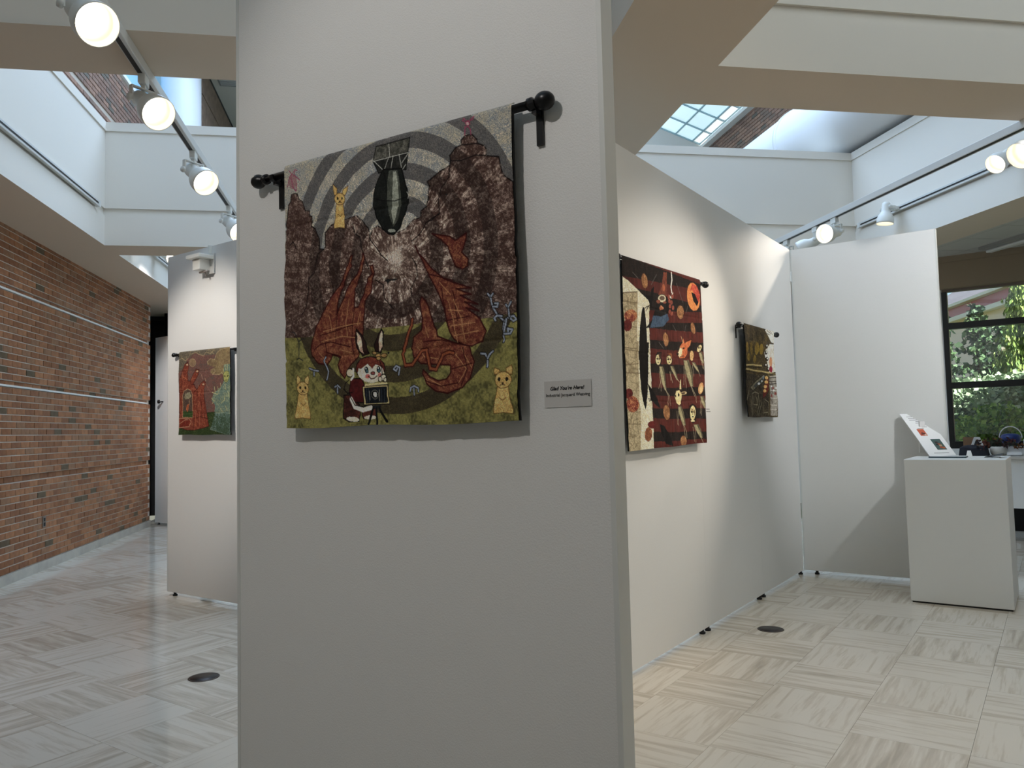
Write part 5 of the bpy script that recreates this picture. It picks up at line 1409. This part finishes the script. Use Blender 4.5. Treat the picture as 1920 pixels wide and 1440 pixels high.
# outlet on the brick wall
ot = thing('wall_outlet', 'grey electrical outlet low on the brick wall', 'outlet', (-3.624, 9.36, .52))
box('plate', 0, .006, -.04, .04, -.06, .06, mat('outlet_plate', (120, 108, 98), .4, metal=.4), ot, .002)
for z in (-.026, .026): box('socket', .005, .009, -.02, .02, z - .018, z + .018, M['ink'], ot, .003)
# floor discs
for lab, u, v in (('dark bronze round floor box cover on the brick wall side', 2.745, 4.195), ('dark bronze round floor box cover beside the long partition row', 5.441, 1.704)):
    f = thing('floor_box_cover', lab, 'cover', uvp(u, v, 0), 0)
    lathe('rim', [(0, 0), (.088, 0), (.088, .002), (.08, .0035), (.079, .0025)], mat('bronze_rim', (84, 72, 64), .4, metal=.6) if u < 3 else D.materials['bronze_rim'], f, 40)
    lathe('lid', [(.079, .001), (.078, .0032), (0, .0034)], mat('bronze_lid', (50, 42, 38), .4, metal=.5) if u < 3 else D.materials['bronze_lid'], f, 40)

# ------------------------------------------------------------------ pedestal and what stands on it
pd = thing('pedestal', 'tall white display pedestal standing before the end partition', 'pedestal', uvp(6.78, .345), RU)
bm = bmesh.new(); bm_box(bm, 0, .68, 0, .68, .012, 1.105)
link('body', mesh(bm, 'body', bevel=.004), M['white'], pd)
box('toe_gap', .01, .67, .01, .67, 0, .012, M['rubber'], pd)
zt = 1.105
sg = thing('sign_board', 'white leaning information board with two small pictures on the pedestal', 'sign', (4.52, 5.80, zt + .006), 0)
ln = math.radians(-44.5)
sb = box('board', 0, .25, 0, .006, 0, .5, M['paper'], sg, rot=(ln, 0, 0))
def on_board(name, x0, x1, z0, z1, m, t=.0012):
    return box(name, x0, x1, -t, 0, z0, z1, m, sg, rot=(ln, 0, 0))
for z, a, b in ((.462, .045, .2), (.442, .05, .2), (.422, .05, .2), (.403, .1, .14), (.385, .09, .155), (.335, .12, .17), (.318, .07, .13), (.03, .06, .2)):
    on_board('printed_line', a, b, z - .003, z + .003, M['greyink'], .0008)
pic1 = on_board('picture', .055, .12, .232, .31, mat('print_orange', (196, 92, 62), .6))
for k, (x, z, c) in enumerate(((.085, .262, (92, 36, 30)), (.098, .256, (40, 22, 22)), (.104, .243, (214, 190, 170)), (.075, .25, (120, 44, 34)))):
    box('print_detail', x - .009, x + .009, -.0016, -.0012, z - .008, z + .008, mat('print_a%d' % k, c, .6), pic1)
pic2 = on_board('picture', .115, .205, .066, .19, mat('print_teal', (66, 92, 88), .6))
for k, (x, z, c) in enumerate(((.15, .15, (52, 34, 30)), (.165, .13, (150, 76, 46)), (.17, .115, (190, 160, 120)), (.165, .092, (176, 74, 40)), (.185, .088, (190, 96, 52)), (.145, .125, (36, 30, 30)))):
    box('print_detail', x - .013, x + .013, -.0016, -.0012, z - .009, z + .009, mat('print_b%d' % k, c, .6), pic2)
box('easel_strut', .1, .15, .25, .262, 0, .27, M['paper'], sg, rot=(math.radians(4), 0, 0))
bk = thing('booklet', 'dark teal bound booklet lying at the front of the pedestal top', 'book', uvp(7.12, .76, zt), RU)
box('cover', -.06, .08, -.14, .125, 0, .011, mat('teal_cover', (44, 66, 74), .5), bk, .002)
box('pages', -.058, .074, -.132, .117, .002, .0128, M['paper'], bk)
bk2 = thing('booklet', 'open white booklet with a dark inner edge near the pedestal corner', 'book', uvp(7.1, .5, zt), RU)
box('pages', -.05, .14, -.1, .09, 0, .004, M['paper'], bk2)
bm = bmesh.new()
v = [bm.verts.new(p) for p in ((-.04, .0, .0045), (.13, .0, .0045), (.13, -.12, .03), (-.04, -.12, .022), (-.04, .0, .0065), (.13, .0, .0065), (.13, -.12, .032), (-.04, -.12, .024))]
for f in ((3, 2, 1, 0), (4, 5, 6, 7), (0, 1, 5, 4), (1, 2, 6, 5), (2, 3, 7, 6), (3, 0, 4, 7)): bm.faces.new([v[i] for i in f])
link('raised_page', mesh(bm, 'raised_page'), mat('page_dark', (40, 42, 44), .6), bk2)
cd_ = thing('folded_card', 'small folded white card standing beside the leaning board', 'card', uvp(7.3, .62, zt), RU)
bm = bmesh.new()
for s in (-1, 1):
    v = [bm.verts.new(p) for p in ((s * .022, -.022, 0), (s * .022, .022, 0), (0, .012, .05), (0, -.012, .05), (s * .02, -.022, 0), (s * .02, .022, 0), (0, .012, .048), (0, -.012, .048))]
    for f in ((0, 1, 2, 3), (7, 6, 5, 4), (0, 4, 5, 1), (1, 5, 6, 2), (3, 2, 6, 7), (0, 3, 7, 4)): bm.faces.new([v[i] for i in f])
link('folded_sheet', mesh(bm, 'folded_sheet'), M['paper'], cd_)

# ------------------------------------------------------------------ counter by the window and its clutter
ct = thing('counter', 'white reception counter behind the pedestal under the window', 'counter', uvp(10.6, 0), RU)
zc = .975
box('top_slab', -.04, .75, -4.2, 1.06, zc - .035, zc, mat('counter_top', (196, 192, 184), .4), ct, .003)
box('front_panel', 0, .03, -4.15, 1.02, .38, zc - .035, M['white'], ct)
for v in (1.0, -.8, -2.6, -4.1): box('leg', .1, .14, v - .02, v + .02, 0, zc - .035, M['black'], ct)
box('back_shelf', .6, .64, -4.1, 1.02, .05, .8, M['void'], ct)
for v in (.7, .35): lathe('caster', [(0, .0), (.03, .0), (.035, .03), (.03, .06), (0, .06)], M['rubber'], ct, 14, loc=(.35, v, 0))
P = lambda v, u=10.9: uvp(u, v, zc)
cb = thing('cardboard_box', 'small tan cardboard box on the counter under the window', 'box', P(.905, 11.1), RU)
box('carton', -.06, .06, -.09, .09, 0, .19, mat('cardboard', (120, 92, 66), .8), cb, .004)
box('flap', -.062, -.055, -.09, .09, .17, .215, D.materials['cardboard'], cb)
dsp = thing('letter_stand', 'white slanted letter-shaped stand on the counter beside the cardboard box', 'stand', P(.84, 10.95), RU)
bm = bmesh.new()
for (y0, z0, y1, z1, w) in ((.085, .02, .02, .2, .028), (-.085, .02, -.02, .2, .028), (-.05, .085, .05, .085, .022), (-.03, .2, .03, .2, .03)):
    d = Vector((0, y1 - y0, z1 - z0)).normalized(); nrm = Vector((0, -d.z, d.y)) * w / 2
    pts = [Vector((0, y0, z0)) + nrm, Vector((0, y0, z0)) - nrm, Vector((0, y1, z1)) - nrm, Vector((0, y1, z1)) + nrm]
    v = [bm.verts.new(p + Vector((x, 0, 0))) for x in (-.02, .02) for p in pts]
    for f in ((0, 1, 2, 3), (7, 6, 5, 4), (0, 4, 5, 1), (1, 5, 6, 2), (2, 6, 7, 3), (3, 7, 4, 0)): bm.faces.new([v[i] for i in f])
link('letter_body', mesh(bm, 'letter_body'), M['white'], dsp)
box('inset', -.004, .004, -.03, .03, .11, .17, mat('inset_dark', (70, 68, 70), .5), dsp)
bg = thing('folded_bag', 'dark navy folded bag lying on the counter beside the planter', 'bag', P(.86, 10.75), RU)
bm = bmesh.new(); bmesh.ops.create_cube(bm, size=1)
bmesh.ops.subdivide_edges(bm, edges=bm.edges, cuts=6, use_grid_fill=True)
for v in bm.verts:
    x, y, z = v.co
    k = 1 - .25 * (abs(2 * x) ** 4 + abs(2 * y) ** 4) / 2
    v.co = (x * .24, y * .29 * (1 - .1 * z), (z + .5) * .115 * k * (1 + .12 * math.sin(9 * y + 4 * x)))
link('bag_body', mesh(bm, 'bag_body', True), mat('navy_fabric', (26, 29, 40), .8, bump=.5, bscale=60), bg)
box('strap', -.13, .1, -.06, -.035, .095, .118, M['black'], bg, .004)
pl = thing('planter', 'ribbed white planter bowl of dark red flowers on the counter', 'planter', P(.615, 10.78), RU)
bm = bmesh.new(); seg = 48
prof = [(.02, 0), (.065, .0), (.082, .03), (.088, .055), (.083, .09), (.074, .105), (.066, .103), (.066, .09)]
rings = []
for r, z in prof:
    rings.append([bm.verts.new(((r - .0035 * (i % 2)) * math.cos(2 * math.pi * i / seg), (r - .0035 * (i % 2)) * math.sin(2 * math.pi * i / seg), z)) for i in range(seg)])
for a, b in zip(rings, rings[1:]):
    for i in range(seg): bm.faces.new((a[i], a[(i + 1) % seg], b[(i + 1) % seg], b[i]))
bm.faces.new(rings[0][::-1]); bm.faces.new(rings[-1])
link('bowl', mesh(bm, 'bowl', True), mat('ribbed_white', (214, 210, 200), .5), pl)
fm = [mat('petal_%d' % i, c, .7) for i, c in enumerate(((70, 22, 18), (96, 46, 22), (44, 16, 16), (120, 74, 30), (40, 48, 26)))]
for k in range(34):
    a, r = random.uniform(0, 6.28), random.uniform(.0, .16) ** .8 * .6
    cx, cy, cz = r * math.cos(a) * 1.3, r * math.sin(a) * 1.9, .14 + random.uniform(-.02, .075) - r * .3
    bm = bmesh.new()
    for q in range(16):
        d = Vector((random.gauss(0, 1), random.gauss(0, 1), random.gauss(0, 1))).normalized(); e = d.orthogonal().normalized()
        c0 = Vector((cx, cy, cz)) + d * .012
        bm.faces.new([bm.verts.new(c0 + w_) for w_ in (e * -.002, d * .012 + e * .012, d * .026, d * .012 - e * .012)])
    link('flower', mesh(bm, 'flower'), fm[random.randrange(5)], pl)
bm = bmesh.new()
for k in range(26):
    a = random.uniform(0, 6.28); r = random.uniform(.02, .1)
    bm_box(bm, r * math.cos(a) * .5 - .002, r * math.cos(a) * .5 + .002, r * math.sin(a) - .002, r * math.sin(a) + .002, .09, .17)
link('stems', mesh(bm, 'stems'), fm[4], pl)
bb = thing('gift_basket', 'blue wrapped basket with a white handle behind the red flowers', 'basket', P(.50, 11.05), RU)
lathe('basket_body', [(0, .1), (.05, .1), (.1, .16), (.11, .2), (.09, .235), (.05, .25), (0, .25)], mat('blue_wrap', (46, 62, 120), .4), bb, 24)
lathe('stand', [(0, 0), (.07, 0), (.07, .015), (.02, .03), (.02, .1), (0, .1)], M['white'], bb, 20)
bm = bmesh.new(); n = 16
for k in range(n):
    a0, a1 = math.pi * k / n, math.pi * (k + 1) / n
    v = [bm.verts.new((x, r * math.cos(a) * .12, .2 + r * math.sin(a) * .14)) for x in (-.008, .008) for r, a in ((.92, a0), (1, a0), (1, a1), (.92, a1))]
    for f in ((0, 1, 2, 3), (7, 6, 5, 4), (0, 4, 5, 1), (1, 5, 6, 2), (2, 6, 7, 3), (3, 7, 4, 0)): bm.faces.new([v[i] for i in f])
link('handle', mesh(bm, 'handle'), M['white'], bb)
for k, (vv, uu, hh, lab) in enumerate(((.455, 10.72, .12, 'white open paper tray on the counter beside the planter'), (.3, 10.85, .2, 'clear white standing paper holder at the counter edge'))):
    pt = thing('paper_holder', lab, 'holder', P(vv, uu) + Vector((0, 0, .004)), RU)
    box('base', -.1, .1, -.07, .07, 0, .008, M['white'], pt)
    b_ = box('back', .06, .068, -.07, .07, .0, hh, M['paper'], pt, rot=(0, math.radians(14), 0))
    box('front_lip', -.1, -.094, -.07, .07, .0, hh * .35, M['paper'], pt)

# ------------------------------------------------------------------ outdoors
gd = tag(box('ground', -30, 30, 0, 60, -.3, -.02, mat('lawn', (70, 84, 46), .9, var=.3, vscale=2), loc=uvp(12.15, 0), rot=(0, 0, -RU)), kind='structure')
def leafy(bm, c, n, rad, size, droop=.3, asp=.35, mi=(0, 1, 2), shell=.55):
    for _ in range(n):
        d = Vector((random.gauss(0, 1), random.gauss(0, 1), random.gauss(0, 1))).normalized()
        p = Vector(c) + Vector((d.x * rad[0], d.y * rad[1], d.z * rad[2])) * random.uniform(shell, 1)
        a = Vector((random.uniform(-1, 1), random.uniform(-1, 1), random.uniform(-1, 1) - droop)).normalized()
        b = a.cross(Vector((random.uniform(-1, 1), random.uniform(-1, 1), random.uniform(-1, 1)))).normalized()
        s = size * random.uniform(.6, 1.4)
        v = [bm.verts.new(p), bm.verts.new(p + a * s * .5 + b * s * asp), bm.verts.new(p + a * s), bm.verts.new(p + a * s * .5 - b * s * asp)]
        bm.faces.new(v).material_index = random.choice(mi)
def leaf_mats(name, cs): 
    out = []
    for i, c in enumerate(cs):
        m = mat('%s_%d' % (name, i), c, .6, spec=.3)
        out.append(m)
    return out
dark_f = leaf_mats('spruce_leaf', ((74, 100, 72), (94, 124, 84), (44, 64, 48)))
light_f = leaf_mats('cedar_leaf', ((134, 160, 84), (108, 138, 72), (168, 188, 112)))
pale_f = leaf_mats('pale_leaf', ((184, 200, 172), (150, 172, 140), (112, 136, 106)))
green_f = leaf_mats('bush_leaf', ((124, 164, 66), (90, 130, 54), (156, 188, 84)))
bark = mat('bark', (70, 54, 42), .9, bump=.5, bscale=20)
def plant(name, label, cat, u, v, group, builder, mats, trunk=(.08, 1.2)):
    t = thing(name, label, cat, uvp(u, v, -.02), random.uniform(0, 6), group)
    bm = bmesh.new(); builder(bm)
    tag(link('foliage', mesh(bm, 'foliage'), mats, t), kind='stuff')
    lathe('trunk', [(trunk[0], 0), (trunk[0] * .8, trunk[1] * .5), (trunk[0] * .4, trunk[1])], bark, t, 10)
    return t
def conifer(h, r, tiers, n, size=.16, droop=.5):
    def f(bm):
        for k in range(tiers):
            q = k / (tiers - 1)
            z = h * (.12 + .86 * q); rr = r * (1 - q) ** .85 + .04
            for b in range(max(4, int(11 * (1 - q) + 4))):
                a = random.uniform(0, 6.283); L = rr * random.uniform(.65, 1.05)
                for s in range(3):
                    e = (s + 1) / 3
                    leafy(bm, (L * e * math.cos(a), L * e * math.sin(a), z - .25 * L * e * droop + random.uniform(-.05, .05)), n, (.1, .1, .06), size, droop)
    return f
def weeper(h, r, n):
    def f(bm):
        for k in range(n):
            q = random.random() ** .8
            z = h * (.25 + .75 * q); rr = r * (1 - q) ** .55 + .08
            a = random.uniform(0, 6.283); L = rr * random.uniform(.35, 1)
            x, y = L * math.cos(a), L * math.sin(a)
            ln_ = random.uniform(.25, .7)
            for s in range(7):
                leafy(bm, (x + random.uniform(-.03, .03), y + random.uniform(-.03, .03), z - ln_ * s / 7), 2, (.04, .04, .05), .1, 2.2, .18)
    return f
def bushy(lobes, n, size=.12):
    def f(bm):
        for (x, y, z, r) in lobes: leafy(bm, (x, y, z), n, (r, r, r * .9), size, .2, .42)
    return f
plant('spruce_tree', 'dark pointed spruce rising in the middle of the window view', 'tree', 20, 1.42, 'conifers outside', conifer(3.95, 1.0, 17, 13, .12), dark_f, (.1, 3.6))
plant('spruce_tree', 'smaller dark spruce just behind the weeping cedar', 'tree', 19, .93, 'conifers outside', conifer(3.4, .75, 15, 12, .11), dark_f, (.1, 3.0))
plant('spruce_tree', 'dark spruce showing only its boughs past the window jamb', 'tree', 16, 1.8, 'conifers outside', conifer(4.3, .66, 17, 12, .12), dark_f, (.1, 3.6))
plant('weeping_cedar', 'tall bright green weeping cedar at the picture edge of the window', 'tree', 17, .28, 'conifers outside', weeper(4.6, .8, 1500), light_f, (.12, 3.8))
plant('pale_shrub', 'feathery pale green shrub below the spruces', 'shrub', 15.4, 1.05, 'shrubs outside', bushy([(0, 0, 1.75, .5), (.35, .2, 1.7, .42), (-.4, -.2, 1.8, .42), (.1, .45, 1.9, .35), (.1, -.5, 1.8, .35)], 900, .085), pale_f)
plant('green_shrub', 'bright green shrub low in the window before the pale one', 'shrub', 14.4, .8, 'shrubs outside', bushy([(0, 0, 1.35, .4), (.3, .1, 1.2, .35), (-.3, 0, 1.25, .36), (0, .35, 1.1, .3)], 850, .075), green_f)
plant('green_shrub', 'dark shaded shrub beside the window jamb', 'shrub', 15.2, 1.62, 'shrubs outside', bushy([(0, 0, 1.3, .45), (.2, .3, 1.6, .35), (0, -.3, 1.2, .35)], 800, .085), dark_f)
plant('green_shrub', 'yellow green low shrub under the weeping cedar', 'shrub', 13.9, .42, 'shrubs outside', bushy([(0, 0, .95, .3), (.2, .2, .85, .26), (-.25, 0, .9, .26)], 600, .07), green_f)
# neighbouring building
nb = thing('neighbour_building', 'pinkish building with grey roof and red eaves band behind the trees', 'building', (22.6, 27.5, 0), 0)
dv = Vector((20.87 - 22.5, 22.3 - 27.2, 0)).normalized()
nb.rotation_euler.z = math.atan2(dv.y, dv.x)
nw = 16
box('wall', -3, nw, 0, 8, 0, 5.2, mat('pink_render', (240, 214, 200), .8), nb)
box('eaves_trim', -3.3, nw, -.3, 8, 5.2, 5.36, mat('cream_trim', (240, 226, 210), .6), nb)
rb = link('eaves_band', None, None, nb)
for k in range(4): box('band_strip', -3.2 + .03 * k, nw, -.2 + .03 * k, 8, 5.36 + .1 * k, 5.45 + .1 * k, mat('red_metal', (178, 84, 84), .5) if k == 0 else D.materials['red_metal'], rb)
box('band_cap', -3.3, nw, -.35, 8, 5.76, 5.86, D.materials['cream_trim'], nb)
bm = bmesh.new()
v = [bm.verts.new(p) for p in ((-3.3, -.3, 5.86), (nw, -.3, 5.86), (nw, 7, 10.5), (-3.3, 7, 10.5), (-3.3, 14, 5.86), (nw, 14, 5.86))]
for f in ((0, 1, 2, 3), (3, 2, 5, 4), (0, 3, 4), (1, 5, 2)): bm.faces.new([v[i] for i in f])
link('roof', mesh(bm, 'roof'), mat('slate_roof', (104, 102, 112), .8, var=.1, vscale=1), nb)
